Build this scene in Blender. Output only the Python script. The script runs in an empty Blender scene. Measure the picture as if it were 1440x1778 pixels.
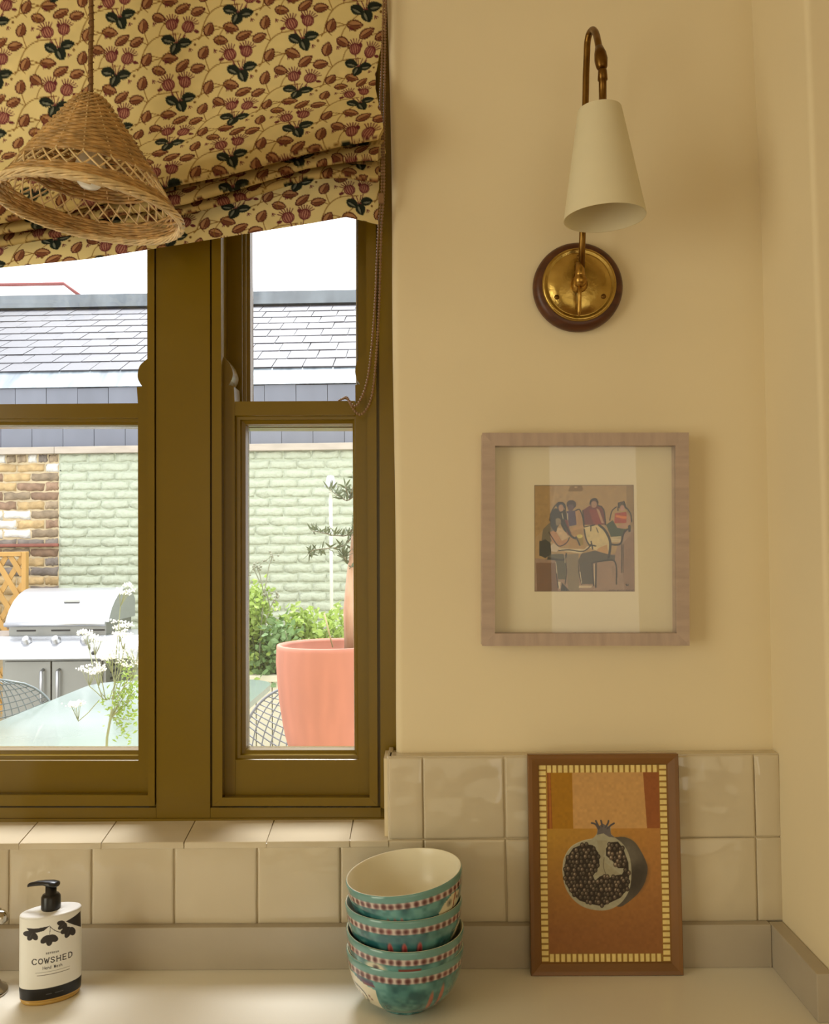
import bpy, bmesh, math, random
import numpy as np
from mathutils import Vector, Matrix, Euler, noise

random.seed(7)
rng = np.random.default_rng(7)
C = bpy.context.scene.collection
PI = math.pi

# ------------------------------------------------------------------ camera
W, H, F = 1440.0, 1778.0, 1550.0
EYE = Vector((0.0, -1.445, 1.551))
fwd = Vector(((747 - W / 2) / F, -(950 - H / 2) / F, -1.0)).normalized()      # world +Y in camera axes
up = Vector((-0.013, 1.0, 0.0))
up = (up - fwd * up.dot(fwd)).normalized()                                    # world +Z in camera axes
rgt = fwd.cross(up).normalized()                                              # world +X in camera axes
M_wc = Matrix((rgt, fwd, up))                                                 # camera -> world rotation (rows)
cam_d = bpy.data.cameras.new('camera')
cam = bpy.data.objects.new('camera', cam_d)
C.objects.link(cam)
cam.matrix_world = Matrix.Translation(EYE) @ M_wc.to_4x4()
cam_d.sensor_fit = 'HORIZONTAL'
cam_d.sensor_width = 36.0
cam_d.lens = 36.0 * F / W
cam_d.clip_start = 0.02
cam_d.clip_end = 200
bpy.context.scene.camera = cam

def P(px, py, Y):
    """point on the vertical plane y = Y that a pixel of the photograph looks at"""
    d = M_wc @ Vector(((px - W / 2) / F, -(py - H / 2) / F, -1.0))
    t = (Y - EYE.y) / d.y
    return EYE + d * t

def PD(px, py, d):
    return P(px, py, EYE.y + d)

# ------------------------------------------------------------------ world, lights, exposure
sc = bpy.context.scene
world = bpy.data.worlds.new('overcast_sky')
sc.world = world
world.use_nodes = True
nt = world.node_tree
bg = nt.nodes['Background']
tc = nt.nodes.new('ShaderNodeTexCoord')
nz = nt.nodes.new('ShaderNodeTexNoise'); nz.inputs['Scale'].default_value = 2.2; nz.inputs['Detail'].default_value = 4
cr = nt.nodes.new('ShaderNodeValToRGB')
cr.color_ramp.elements[0].color = (0.90, 0.94, 1.0, 1)
cr.color_ramp.elements[1].color = (1.0, 1.0, 1.0, 1)
nt.links.new(tc.outputs['Generated'], nz.inputs['Vector'])
nt.links.new(nz.outputs['Fac'], cr.inputs['Fac'])
nt.links.new(cr.outputs['Color'], bg.inputs['Color'])
bg.inputs['Strength'].default_value = 3.2

def area(name, loc, target, sx, sy, power, color):
    l = bpy.data.lights.new(name, 'AREA'); l.shape = 'RECTANGLE'; l.size = sx; l.size_y = sy
    l.energy = power; l.color = color
    o = bpy.data.objects.new(name, l); C.objects.link(o)
    o.location = loc
    o.rotation_euler = (Vector(target) - Vector(loc)).to_track_quat('-Z', 'Y').to_euler()
    return o
area('rear_soft_fill', (0.5, -4.4, 1.3), (0.6, 0, 1.25), 3.8, 2.2, 16.5, (1.0, 0.94, 0.66))  # added broad warm fill behind the camera, no door opening there
area('narrow_door_daylight', (1.05, -4.35, 1.25), (0.8, 0, 1.25), 0.55, 2.1, 3.6, (1.0, 0.96, 0.86))
area('left_soft_fill', (-2.55, -1.75, 1.5), (0.6, -1.35, 1.4), 2.4, 2.0, 60, (1.0, 0.97, 0.77))  # added fill from the left to brighten the room, wall there is solid
sun_d = bpy.data.lights.new('hazy_sun', 'SUN'); sun_d.energy = 8.0; sun_d.angle = math.radians(26); sun_d.color = (0.96, 0.98, 1.0)
sun = bpy.data.objects.new('hazy_sun', sun_d); C.objects.link(sun)
sun.rotation_euler = Vector((-0.12, 1.0, 2.9)).to_track_quat('Z', 'Y').to_euler()
sc.view_settings.view_transform = 'Standard'
sc.view_settings.look = 'None'
sc.view_settings.exposure = 0.0
sc.view_settings.gamma = 1.0
sc.view_settings.use_curve_mapping = False

# ------------------------------------------------------------------ helpers
def lin(r, g, b):
    f = lambda c: (c / 255 / 12.92) if c / 255 <= 0.04045 else ((c / 255 + 0.055) / 1.055) ** 2.4
    return (f(r), f(g), f(b), 1.0)

EXF = 0.70
def ex(r, g, b):
    c = lin(r, g, b); return tuple(v * EXF for v in c[:3]) + (1.0,)

def tag(o, label=None, cat=None, group=None, kind=None):
    if label: o['label'] = label
    if cat: o['category'] = cat
    if group: o['group'] = group
    if kind: o['kind'] = kind
    return o

def empty(name, loc=(0, 0, 0), rot=(0, 0, 0)):
    o = bpy.data.objects.new(name, None); C.objects.link(o)
    o.location = loc; o.rotation_euler = rot
    o.empty_display_size = 0.05
    bpy.context.view_layer.update()
    return o

class MB:
    def __init__(s): s.v = []; s.f = []; s.sm = []
    def add(s, vs, fs, smooth=False):
        n = len(s.v); s.v += [tuple(v) for v in vs]
        s.f += [tuple(i + n for i in f) for f in fs]; s.sm += [smooth] * len(fs)
    def box(s, x0, x1, y0, y1, z0, z1):
        s.add([(x0, y0, z0), (x1, y0, z0), (x1, y1, z0), (x0, y1, z0), (x0, y0, z1), (x1, y0, z1), (x1, y1, z1), (x0, y1, z1)],
              [(3, 2, 1, 0), (4, 5, 6, 7), (0, 1, 5, 4), (1, 2, 6, 5), (2, 3, 7, 6), (3, 0, 4, 7)])
    def obox(s, c, ax, ay, az):
        c, ax, ay, az = map(Vector, (c, ax, ay, az))
        vs = [c + ax * i + ay * j + az * k for k in (-1, 1) for (i, j) in ((-1, -1), (1, -1), (1, 1), (-1, 1))]
        s.add(vs, [(3, 2, 1, 0), (4, 5, 6, 7), (0, 1, 5, 4), (1, 2, 6, 5), (2, 3, 7, 6), (3, 0, 4, 7)])
    def qbox(s, quad, Yf, Yb):
        """front face given as four photograph pixels (tl, tr, br, bl) on the plane Yf, carried back to Yb"""
        fr = [P(px, py, Yf) for px, py in quad]
        s.prism(fr, (0, Yb - Yf, 0))
    def prism(s, poly, vec, smooth=False):
        poly = [Vector(p) for p in poly]; n = len(poly); vec = Vector(vec)
        vs = poly + [p + vec for p in poly]
        fs = [tuple(range(n)), tuple(range(2 * n - 1, n - 1, -1))]
        s.add(vs, fs)
        s.add(vs, [(i, i + n, (i + 1) % n + n, (i + 1) % n) for i in range(n)], smooth)
    def tube(s, pts, r, n=8, cap=True, closed=False):
        pts = [Vector(p) for p in pts]; m = len(pts)
        rs = r if isinstance(r, (list, tuple)) else [r] * m
        vs = []; prev = None
        for i, p in enumerate(pts):
            if closed: t = pts[(i + 1) % m] - pts[i - 1]
            else: t = pts[min(i + 1, m - 1)] - pts[max(i - 1, 0)]
            t = t.normalized() if t.length > 1e-9 else Vector((0, 0, 1))
            if prev is None:
                a = t.orthogonal().normalized()
            else:
                a = (prev - t * prev.dot(t)); a = a.normalized() if a.length > 1e-6 else t.orthogonal().normalized()
            prev = a; b = t.cross(a)
            for k in range(n):
                an = 2 * PI * k / n
                vs.append(p + (a * math.cos(an) + b * math.sin(an)) * rs[i])
        fs = []
        for i in range(m if closed else m - 1):
            j = (i + 1) % m
            for k in range(n):
                fs.append((i * n + k, i * n + (k + 1) % n, j * n + (k + 1) % n, j * n + k))
        s.add(vs, fs, True)
        if cap and not closed:
            b0 = len(s.v) - len(vs)
            s.f.append(tuple(b0 + k for k in range(n - 1, -1, -1))); s.sm.append(False)
            s.f.append(tuple(b0 + (m - 1) * n + k for k in range(n))); s.sm.append(False)
    def lathe(s, prof, n=32, mat=None, smooth=True, close=False, cap=True):
        mat = mat or Matrix()
        vs = [mat @ Vector((r * math.cos(2 * PI * k / n), r * math.sin(2 * PI * k / n), z)) for r, z in prof for k in range(n)]
        m = len(prof); fs = []
        for i in range(m - 1 + (1 if close else 0)):
            j = (i + 1) % m
            for k in range(n):
                fs.append((i * n + k, i * n + (k + 1) % n, j * n + (k + 1) % n, j * n + k))
        s.add(vs, fs, smooth)
        if not close and cap:
            b0 = len(s.v) - len(vs)
            if prof[0][0] > 1e-5: s.f.append(tuple(b0 + k for k in range(n - 1, -1, -1))); s.sm.append(False)
            if prof[-1][0] > 1e-5: s.f.append(tuple(b0 + (m - 1) * n + k for k in range(n))); s.sm.append(False)
    def ball(s, c, r, n=8, m=6, sc_=(1, 1, 1)):
        pr = [(math.sin(PI * i / m), -math.cos(PI * i / m)) for i in range(m + 1)]
        pr[0] = (1e-6, -1); pr[-1] = (1e-6, 1)
        s.lathe([(a * r, b * r) for a, b in pr], n, Matrix.Translation(Vector(c)) @ Matrix.Diagonal((*sc_, 1)))
    def data(s, name):
        me = bpy.data.meshes.new(name)
        me.from_pydata(s.v, [], s.f)
        me.polygons.foreach_set('use_smooth', s.sm)
        me.update()
        return me
    def build(s, name, mat, parent=None, bevel=0, seg=2, fixn=False, local=False):
        me = s.data(name)
        if fixn:
            bm = bmesh.new(); bm.from_mesh(me); bmesh.ops.recalc_face_normals(bm, faces=bm.faces); bm.to_mesh(me); bm.free()
        o = bpy.data.objects.new(name, me); C.objects.link(o)
        me.materials.append(mat)
        if parent is not None:
            o.parent = parent
            if not local:                     # vertices were given in world coordinates
                mats = []; q = parent
                while q is not None:
                    mats.append(q.matrix_basis.copy()); q = q.parent
                w = Matrix()
                for mm in reversed(mats): w = w @ mm
                me.transform(w.inverted())
        if bevel:
            b = o.modifiers.new('bevel', 'BEVEL'); b.width = bevel; b.segments = seg; b.limit_method = 'ANGLE'; b.angle_limit = 0.6
            b.harden_normals = False
        return o

# ------------------------------------------------------------------ materials
MATS = {}
def mat(name, col, rough=0.5, metal=0.0, var=0.0, vscale=20, bump=0.0, bscale=60, spec=0.5, coat=0.0, trans=0.0, stretch=None,
        col2=None, objvar=0.0, bdist=0.002, detail=4, transl=0.0):
    if name in MATS: return MATS[name]
    m = bpy.data.materials.new(name); m.use_nodes = True
    nt = m.node_tree; b = nt.nodes['Principled BSDF']
    b.inputs['Base Color'].default_value = col
    b.inputs['Roughness'].default_value = rough
    b.inputs['Metallic'].default_value = metal
    b.inputs['Specular IOR Level'].default_value = spec
    b.inputs['Coat Weight'].default_value = coat
    b.inputs['Transmission Weight'].default_value = trans
    t = nt.nodes.new('ShaderNodeTexCoord'); mp = nt.nodes.new('ShaderNodeMapping')
    nt.links.new(t.outputs['Object'], mp.inputs['Vector'])
    if stretch: mp.inputs['Scale'].default_value = stretch
    oi = nt.nodes.new('ShaderNodeObjectInfo')
    add = nt.nodes.new('ShaderNodeVectorMath'); add.operation = 'ADD'
    sc_ = nt.nodes.new('ShaderNodeMath'); sc_.operation = 'MULTIPLY'; sc_.inputs[1].default_value = 37.0
    nt.links.new(oi.outputs['Random'], sc_.inputs[0])
    nt.links.new(mp.outputs['Vector'], add.inputs[0]); nt.links.new(sc_.outputs[0], add.inputs[1])
    vec = add.outputs[0]
    if var or col2:
        n = nt.nodes.new('ShaderNodeTexNoise'); n.inputs['Scale'].default_value = vscale; n.inputs['Detail'].default_value = detail
        nt.links.new(vec, n.inputs['Vector'])
        r = nt.nodes.new('ShaderNodeValToRGB')
        r.color_ramp.elements[0].position = 0.3; r.color_ramp.elements[1].position = 0.7
        c2 = col2 or tuple(min(1, c * (1 + var)) for c in col[:3]) + (1,)
        c1 = col if col2 else tuple(c * (1 - var) for c in col[:3]) + (1,)
        r.color_ramp.elements[0].color = c1; r.color_ramp.elements[1].color = c2
        nt.links.new(n.outputs['Fac'], r.inputs['Fac'])
        out = r.outputs['Color']
        if objvar:
            hs = nt.nodes.new('ShaderNodeHueSaturation')
            ma = nt.nodes.new('ShaderNodeMath'); ma.operation = 'MULTIPLY_ADD'; ma.inputs[1].default_value = 2 * objvar; ma.inputs[2].default_value = 1 - objvar
            nt.links.new(oi.outputs['Random'], ma.inputs[0]); nt.links.new(ma.outputs[0], hs.inputs['Value'])
            nt.links.new(out, hs.inputs['Color']); out = hs.outputs['Color']
        nt.links.new(out, b.inputs['Base Color'])
    if bump:
        n = nt.nodes.new('ShaderNodeTexNoise'); n.inputs['Scale'].default_value = bscale; n.inputs['Detail'].default_value = detail
        nt.links.new(vec, n.inputs['Vector'])
        bp = nt.nodes.new('ShaderNodeBump'); bp.inputs['Strength'].default_value = bump; bp.inputs['Distance'].default_value = bdist
        nt.links.new(n.outputs['Fac'], bp.inputs['Height']); nt.links.new(bp.outputs['Normal'], b.inputs['Normal'])
    if transl:
        tr = nt.nodes.new('ShaderNodeBsdfTranslucent'); mx = nt.nodes.new('ShaderNodeMixShader'); mx.inputs[0].default_value = transl
        src = b.inputs['Base Color'].links
        if src: nt.links.new(src[0].from_socket, tr.inputs['Color'])
        else: tr.inputs['Color'].default_value = col
        nt.links.new(b.outputs[0], mx.inputs[1]); nt.links.new(tr.outputs[0], mx.inputs[2])
        nt.links.new(mx.outputs[0], nt.nodes['Material Output'].inputs['Surface'])
    MATS[name] = m
    return m

def mat_print(name, rough=0.6, transl=0.0, coat=0.0, bump=0.0, bscale=400, spec=0.3):
    if name in MATS: return MATS[name]
    m = bpy.data.materials.new(name); m.use_nodes = True
    nt = m.node_tree; b = nt.nodes['Principled BSDF']
    a = nt.nodes.new('ShaderNodeAttribute'); a.attribute_name = 'print'
    nt.links.new(a.outputs['Color'], b.inputs['Base Color'])
    b.inputs['Roughness'].default_value = rough; b.inputs['Coat Weight'].default_value = coat
    b.inputs['Specular IOR Level'].default_value = spec
    b.inputs['Coat Roughness'].default_value = 0.08
    if bump:
        t = nt.nodes.new('ShaderNodeTexCoord')
        n = nt.nodes.new('ShaderNodeTexNoise'); n.inputs['Scale'].default_value = bscale
        nt.links.new(t.outputs['Object'], n.inputs['Vector'])
        bp = nt.nodes.new('ShaderNodeBump'); bp.inputs['Strength'].default_value = bump; bp.inputs['Distance'].default_value = 0.001
        nt.links.new(n.outputs['Fac'], bp.inputs['Height']); nt.links.new(bp.outputs['Normal'], b.inputs['Normal'])
    if transl:
        tr = nt.nodes.new('ShaderNodeBsdfTranslucent'); mx = nt.nodes.new('ShaderNodeMixShader'); mx.inputs[0].default_value = transl
        nt.links.new(a.outputs['Color'], tr.inputs['Color'])
        nt.links.new(b.outputs[0], mx.inputs[1]); nt.links.new(tr.outputs[0], mx.inputs[2])
        nt.links.new(mx.outputs[0], nt.nodes['Material Output'].inputs['Surface'])
    MATS[name] = m
    return m

def mat_glass(name, tint=(1, 1, 1, 1), ior=1.45):
    if name in MATS: return MATS[name]
    m = bpy.data.materials.new(name); m.use_nodes = True
    nt = m.node_tree; nt.nodes.remove(nt.nodes['Principled BSDF'])
    tr = nt.nodes.new('ShaderNodeBsdfTransparent'); tr.inputs['Color'].default_value = tint
    gl = nt.nodes.new('ShaderNodeBsdfGlossy'); gl.inputs['Roughness'].default_value = 0.01
    fr = nt.nodes.new('ShaderNodeFresnel'); fr.inputs['IOR'].default_value = ior
    ge = nt.nodes.new('ShaderNodeNewGeometry'); mi = nt.nodes.new('ShaderNodeMapRange')   # same reflectance on both faces of the thin pane
    mi.inputs['To Min'].default_value = ior; mi.inputs['To Max'].default_value = 1 / ior
    nt.links.new(ge.outputs['Backfacing'], mi.inputs['Value']); nt.links.new(mi.outputs[0], fr.inputs['IOR'])
    mx = nt.nodes.new('ShaderNodeMixShader')
    nt.links.new(fr.outputs[0], mx.inputs[0]); nt.links.new(tr.outputs[0], mx.inputs[1]); nt.links.new(gl.outputs[0], mx.inputs[2])
    nt.links.new(mx.outputs[0], nt.nodes['Material Output'].inputs['Surface'])
    MATS[name] = m
    return m

plaster = mat('cream_plaster', lin(232, 216, 182), rough=0.75, var=0.025, vscale=3, bump=0.25, bscale=9, bdist=0.004, spec=0.25)
olive = mat('olive_gloss_paint', lin(114, 90, 8), rough=0.24, var=0.03, vscale=8, bump=0.08, bscale=90, bdist=0.001)
glaze = mat('uneven_cream_glaze', lin(208, 194, 168), rough=0.06, var=0.05, vscale=7, bump=0.9, bscale=9, bdist=0.010, detail=2.0, objvar=0.03, spec=0.55)
grout = mat('beige_grout', lin(200, 184, 154), rough=0.85, bump=0.2, bscale=300)
quartz = mat('warm_grey_quartz', lin(180, 168, 150), rough=0.22, var=0.04, vscale=10, spec=0.45)
def quartz_top():
    m = mat('white_veined_quartz', lin(236, 230, 216), rough=0.2, var=0.02, vscale=6, spec=0.45)
    nt = m.node_tree; b = nt.nodes['Principled BSDF']
    t = nt.nodes.new('ShaderNodeTexCoord')
    n = nt.nodes.new('ShaderNodeTexNoise'); n.inputs['Scale'].default_value = 5; n.inputs['Detail'].default_value = 8; n.inputs['Distortion'].default_value = 1.4
    nt.links.new(t.outputs['Object'], n.inputs['Vector'])
    r = nt.nodes.new('ShaderNodeValToRGB'); e = r.color_ramp.elements
    e[0].position = 0.485; e[0].color = lin(236, 230, 216); e[1].position = 0.5; e[1].color = lin(196, 186, 168)
    e2 = r.color_ramp.elements.new(0.512); e2.color = lin(236, 230, 216)
    n2 = nt.nodes.new('ShaderNodeTexNoise'); n2.inputs['Scale'].default_value = 7; nt.links.new(t.outputs['Object'], n2.inputs['Vector'])
    r2 = nt.nodes.new('ShaderNodeValToRGB'); r2.color_ramp.elements[0].position = 0.5; r2.color_ramp.elements[1].position = 0.6
    mx = nt.nodes.new('ShaderNodeMix'); mx.data_type = 'RGBA'
    mx.inputs[6].default_value = lin(236, 230, 216)
    nt.links.new(r2.outputs['Color'], mx.inputs[0]); nt.links.new(n.outputs['Fac'], r.inputs['Fac']); nt.links.new(r.outputs['Color'], mx.inputs[7])
    nt.links.new(mx.outputs[2], b.inputs['Base Color'])
    return m
quartz_w = quartz_top()
glass = mat_glass('window_glass')
brass = mat('aged_brass', lin(150, 112, 50), rough=0.3, metal=1.0, col2=lin(188, 150, 80), vscale=40, bump=0.15, bscale=30)
brass_dark = mat('dark_aged_brass', lin(92, 62, 26), rough=0.34, metal=1.0, col2=lin(140, 106, 52), vscale=26)
white = mat('white_paint', lin(238, 236, 228), rough=0.4, var=0.02)

# ------------------------------------------------------------------ painting on dense meshes
class Canvas:
    def __init__(s, x0, y0, x1, y1, w, h, bgc):
        s.x0, s.y0, s.x1, s.y1, s.w, s.h = x0, y0, x1, y1, w, h
        s.a = np.empty((h, w, 3)); s.a[:] = np.array(bgc, float)
        s.kx = w / (x1 - x0); s.ky = h / (y1 - y0)
    def _win(s, xa, ya, xb, yb):
        i0 = max(0, int((xa - s.x0) * s.kx) - 1); i1 = min(s.w, int((xb - s.x0) * s.kx) + 2)
        j0 = max(0, int((ya - s.y0) * s.ky) - 1); j1 = min(s.h, int((yb - s.y0) * s.ky) + 2)
        if i1 <= i0 or j1 <= j0: return None
        X, Y = np.meshgrid((np.arange(i0, i1) + .5) / s.kx + s.x0, (np.arange(j0, j1) + .5) / s.ky + s.y0)
        return i0, i1, j0, j1, X, Y
    def _mix(s, win, m, col):
        i0, i1, j0, j1 = win[:4]
        s.a[j0:j1, i0:i1] = s.a[j0:j1, i0:i1] * (1 - m[..., None]) + np.array(col, float) * m[..., None]
    def ell(s, cx, cy, rx, ry, col, rot=0, al=1.0, soft=None):
        R = max(rx, ry) * 1.3
        w = s._win(cx - R, cy - R, cx + R, cy + R)
        if not w: return
        X, Y = w[4] - cx, w[5] - cy
        c, n = math.cos(rot), math.sin(rot)
        q = np.sqrt(((X * c + Y * n) / rx) ** 2 + ((-X * n + Y * c) / ry) ** 2)
        px = 1.0 / (min(s.kx, s.ky) * min(rx, ry))
        sf = max(px, soft or 0)
        s._mix(w, np.clip((1 - q) / sf + 0.5, 0, 1) * al, col)
    def leaf(s, cx, cy, L, Wd, rot, col, al=1.0):
        w = s._win(cx - L, cy - L, cx + L, cy + L)
        if not w: return
        X, Y = w[4] - cx, w[5] - cy
        c, n = math.cos(rot), math.sin(rot)
        u = (X * c + Y * n) / (L / 2); v = (-X * n + Y * c) / (Wd / 2)
        half = np.clip(1 - u * u, 0, 1) ** 0.75 * (1 - 0.18 * u) + 0.05 * np.sin(u * 22) * (np.abs(u) < .95)
        m = np.clip((half - np.abs(v)) * Wd / 2 * s.ky + 0.5, 0, 1) * (np.abs(u) < 1)
        s._mix(w, m * al, col)
    def poly(s, pts, col, al=1.0):
        xs = [p[0] for p in pts]; ys = [p[1] for p in pts]
        w = s._win(min(xs), min(ys), max(xs), max(ys))
        if not w: return
        m = np.zeros(w[4].shape)
        for ox, oy in ((-.25, -.25), (.25, -.25), (.25, .25), (-.25, .25)):
            X = w[4] + ox / s.kx; Y = w[5] + oy / s.ky
            ins = np.zeros(X.shape, bool); n = len(pts)
            for i in range(n):
                x1, y1 = pts[i]; x2, y2 = pts[(i + 1) % n]
                if y1 == y2: continue
                ins ^= ((y1 > Y) != (y2 > Y)) & (X < (x2 - x1) * (Y - y1) / (y2 - y1) + x1)
            m += ins * 0.25
        s._mix(w, m * al, col)
    def line(s, pts, wd, col, al=1.0):
        wd = max(wd, 0.9 / s.kx)
        for (x1, y1), (x2, y2) in zip(pts, pts[1:]):
            w = s._win(min(x1, x2) - wd, min(y1, y2) - wd, max(x1, x2) + wd, max(y1, y2) + wd)
            if not w: continue
            dx, dy = x2 - x1, y2 - y1; L = dx * dx + dy * dy + 1e-12
            t = np.clip(((w[4] - x1) * dx + (w[5] - y1) * dy) / L, 0, 1)
            d = np.hypot(w[4] - x1 - t * dx, w[5] - y1 - t * dy)
            s._mix(w, np.clip((wd / 2 - d) * s.kx + 0.5, 0, 1) * al, col)
    def curve(s, pts, wd, col, n=10, al=1.0):
        out = []
        P_ = [pts[0]] + list(pts) + [pts[-1]]
        for i in range(1, len(P_) - 2):
            p0, p1, p2, p3 = map(np.array, P_[i - 1:i + 3])
            for k in range(n):
                t = k / n
                out.append(tuple(0.5 * ((2 * p1) + (-p0 + p2) * t + (2 * p0 - 5 * p1 + 4 * p2 - p3) * t * t + (-p0 + 3 * p1 - 3 * p2 + p3) * t ** 3)))
        out.append(tuple(pts[-1]))
        s.line(out, wd, col, al)
    def noise_tint(s, amp, cells, seed=0):
        r = np.random.default_rng(seed)
        g = r.standard_normal((int(cells * s.h / s.w) + 3, cells + 3))
        yy = np.linspace(0, g.shape[0] - 1.001, s.h); xx = np.linspace(0, g.shape[1] - 1.001, s.w)
        yi = yy.astype(int); xi = xx.astype(int); fy = (yy - yi)[:, None]; fx = (xx - xi)[None]
        fy = fy * fy * (3 - 2 * fy); fx = fx * fx * (3 - 2 * fx)
        n = (g[yi][:, xi] * (1 - fy) * (1 - fx) + g[yi + 1][:, xi] * fy * (1 - fx) + g[yi][:, xi + 1] * (1 - fy) * fx + g[yi + 1][:, xi + 1] * fy * fx)
        return n * amp
    def sample(s, x, y):
        fx = np.clip((x - s.x0) * s.kx - .5, 0, s.w - 1.001); fy = np.clip((y - s.y0) * s.ky - .5, 0, s.h - 1.001)
        i = fx.astype(int); j = fy.astype(int); fx = (fx - i)[..., None]; fy = (fy - j)[..., None]
        a = s.a
        c = a[j, i] * (1 - fx) * (1 - fy) + a[j, i + 1] * fx * (1 - fy) + a[j + 1, i] * (1 - fx) * fy + a[j + 1, i + 1] * fx * fy
        c = np.clip(c / 255, 0, 1)
        return np.where(c <= .04045, c / 12.92, ((c + .055) / 1.055) ** 2.4)

def grid_mesh(name, pos, cols, material, parent=None, wrap=False, smooth=True, flip=False):
    """pos (nv, nu, 3) world positions, cols (nv, nu, 3) linear colours"""
    nv, nu = pos.shape[:2]
    idx = np.arange(nv * nu).reshape(nv, nu)
    if wrap: idx = np.concatenate([idx, idx[:, :1]], 1)
    q = np.stack([idx[:-1, :-1], idx[:-1, 1:], idx[1:, 1:], idx[1:, :-1]], -1).reshape(-1, 4)
    if flip: q = q[:, ::-1]
    me = bpy.data.meshes.new(name)
    me.vertices.add(nv * nu); me.vertices.foreach_set('co', pos.reshape(-1).astype(np.float32))
    me.loops.add(len(q) * 4); me.loops.foreach_set('vertex_index', q.reshape(-1).astype(np.int32))
    me.polygons.add(len(q)); me.polygons.foreach_set('loop_start', np.arange(0, len(q) * 4, 4, dtype=np.int32))
    me.polygons.foreach_set('use_smooth', np.full(len(q), smooth))
    me.update(calc_edges=True)
    ca = me.color_attributes.new('print', 'FLOAT_COLOR', 'POINT')
    c4 = np.ones((nv * nu, 4), np.float32); c4[:, :3] = cols.reshape(-1, 3)
    ca.data.foreach_set('color', c4.reshape(-1))
    o = bpy.data.objects.new(name, me); C.objects.link(o); me.materials.append(material)
    if parent is not None:
        o.parent = parent; w = Matrix(); ms = []; qn = parent
        while qn is not None: ms.append(qn.matrix_basis.copy()); qn = qn.parent
        for mm in reversed(ms): w = w @ mm
        me.transform(w.inverted())
    return o

def lineX(pts, Y):
    """a near-vertical edge of the building, measured at a few heights, as a function X(z) on the plane Y"""
    q = sorted([(P(px, py, Y).z, P(px, py, Y).x) for px, py in pts])
    def f(z):
        if z <= q[0][0]: a, b = q[0], q[1]
        elif z >= q[-1][0]: a, b = q[-2], q[-1]
        else:
            for a, b in zip(q, q[1:]):
                if a[0] <= z <= b[0]: break
        return a[1] + (b[1] - a[1]) * (z - a[0]) / (b[0] - a[0])
    return f

# ------------------------------------------------------------------ room shell
CEIL = 2.75; CT = 0.90                      # ceiling, worktop height
YT = -0.025; YU = -0.040                    # tile face, upstand face
YF = 0.045                                  # window frame face
LEDGE = P(1000, 1311, YT).z
def st(o): o['kind'] = 'structure'; return o

edgeL = lineX([(672, 0), (681, 400), (685, 900), (689, 1290)], 0.0)
cornerR = lineX([(1305, 0), (1323, 400), (1333, 850), (1342, 1290)], 0.0)
nibF = lineX([(1399, 0), (1414, 400), (1428, 850), (1438, 1250)], -0.20)

def plan_wall(name, zs, plan):
    """wall whose plan outline (a list of (x, y) per height) changes slightly with height"""
    m = MB(); n = len(plan(zs[0]))
    for z in zs: m.v += [(x, y, z) for x, y in plan(z)]
    for i in range(len(zs) - 1):
        for k in range(n):
            j = (k + 1) % n
            m.f.append((i * n + k, i * n + j, (i + 1) * n + j, (i + 1) * n + k)); m.sm.append(True)
    m.f.append(tuple(range(n - 1, -1, -1))); m.sm.append(False)
    m.f.append(tuple((len(zs) - 1) * n + k for k in range(n))); m.sm.append(False)
    o = m.build(name, plaster)
    o.data.set_sharp_from_angle(angle=math.radians(35))
    return st(o)
zs = [LEDGE - 0.004 + (CEIL - LEDGE + 0.004) * i / 24 for i in range(25)]
def plan_r(z):
    x0 = edgeL(z) + 0.0012 * math.sin(z * 9); R = 0.012; xr = cornerR(z)
    arc = [(x0 + R - R * math.sin(a), R - R * math.cos(a)) for a in [PI / 2 * k / 5 for k in range(6)]]
    arc = arc[::-1]
    return [(x0, 0.30)] + arc + [(xr + .02, 0.0), (xr + .02, 0.30)]
plan_wall('wall_back', zs, plan_r)
def plan_n(z):
    xb = cornerR(z); xf = nibF(z); R = 0.008
    arc = [(xf + R - R * math.cos(a), -0.20 + R - R * math.sin(a)) for a in [PI / 2 * k / 5 for k in range(6)]]
    return [(xb, 0.3), (xb, 0.0)] + arc + [(2.6, -0.20), (2.6, 0.3)]
plan_wall('wall_right', [CT - .9] + [CT + i * (CEIL - CT) / 20 for i in range(21)], plan_n)
XWL = P(-420, 1000, 0).x
m = MB(); m.box(edgeL(1.0) - 0.02, cornerR(1.0), YT + 0.0127, 0.30, 0, LEDGE - 0.006)
m.box(-2.6, edgeL(1.0) + .001, YT + 0.0127, 0.30, 0, P(300, 1462, YT).z - .008)
m.box(-2.6, XWL, 0, 0.30, P(300, 1462, YT).z - .008, CEIL)
m.box(XWL, edgeL(2.6), 0, 0.30, 2.58, CEIL)
st(m.build('wall_front', plaster))
m = MB(); m.box(-2.7, -2.6, -4.6, 0.3, 0, CEIL); st(m.build('wall_left', plaster))
m = MB(); m.box(2.6, 2.7, -4.6, 0.3, 0, CEIL); st(m.build('wall_side', plaster))
m = MB(); m.box(-2.7, 2.7, -4.7, -4.6, 0, CEIL); st(m.build('wall_rear', plaster))
m = MB(); m.box(-2.7, 2.7, -4.7, 0.3, -0.06, 0)
st(m.build('floor', mat('oak_floor', lin(150, 112, 70), rough=0.4, var=0.2, vscale=6, stretch=(1, 12, 1))))
m = MB(); m.box(-2.7, 2.7, -4.7, 0.3, CEIL, CEIL + .1); st(m.build('ceiling', plaster))

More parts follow.
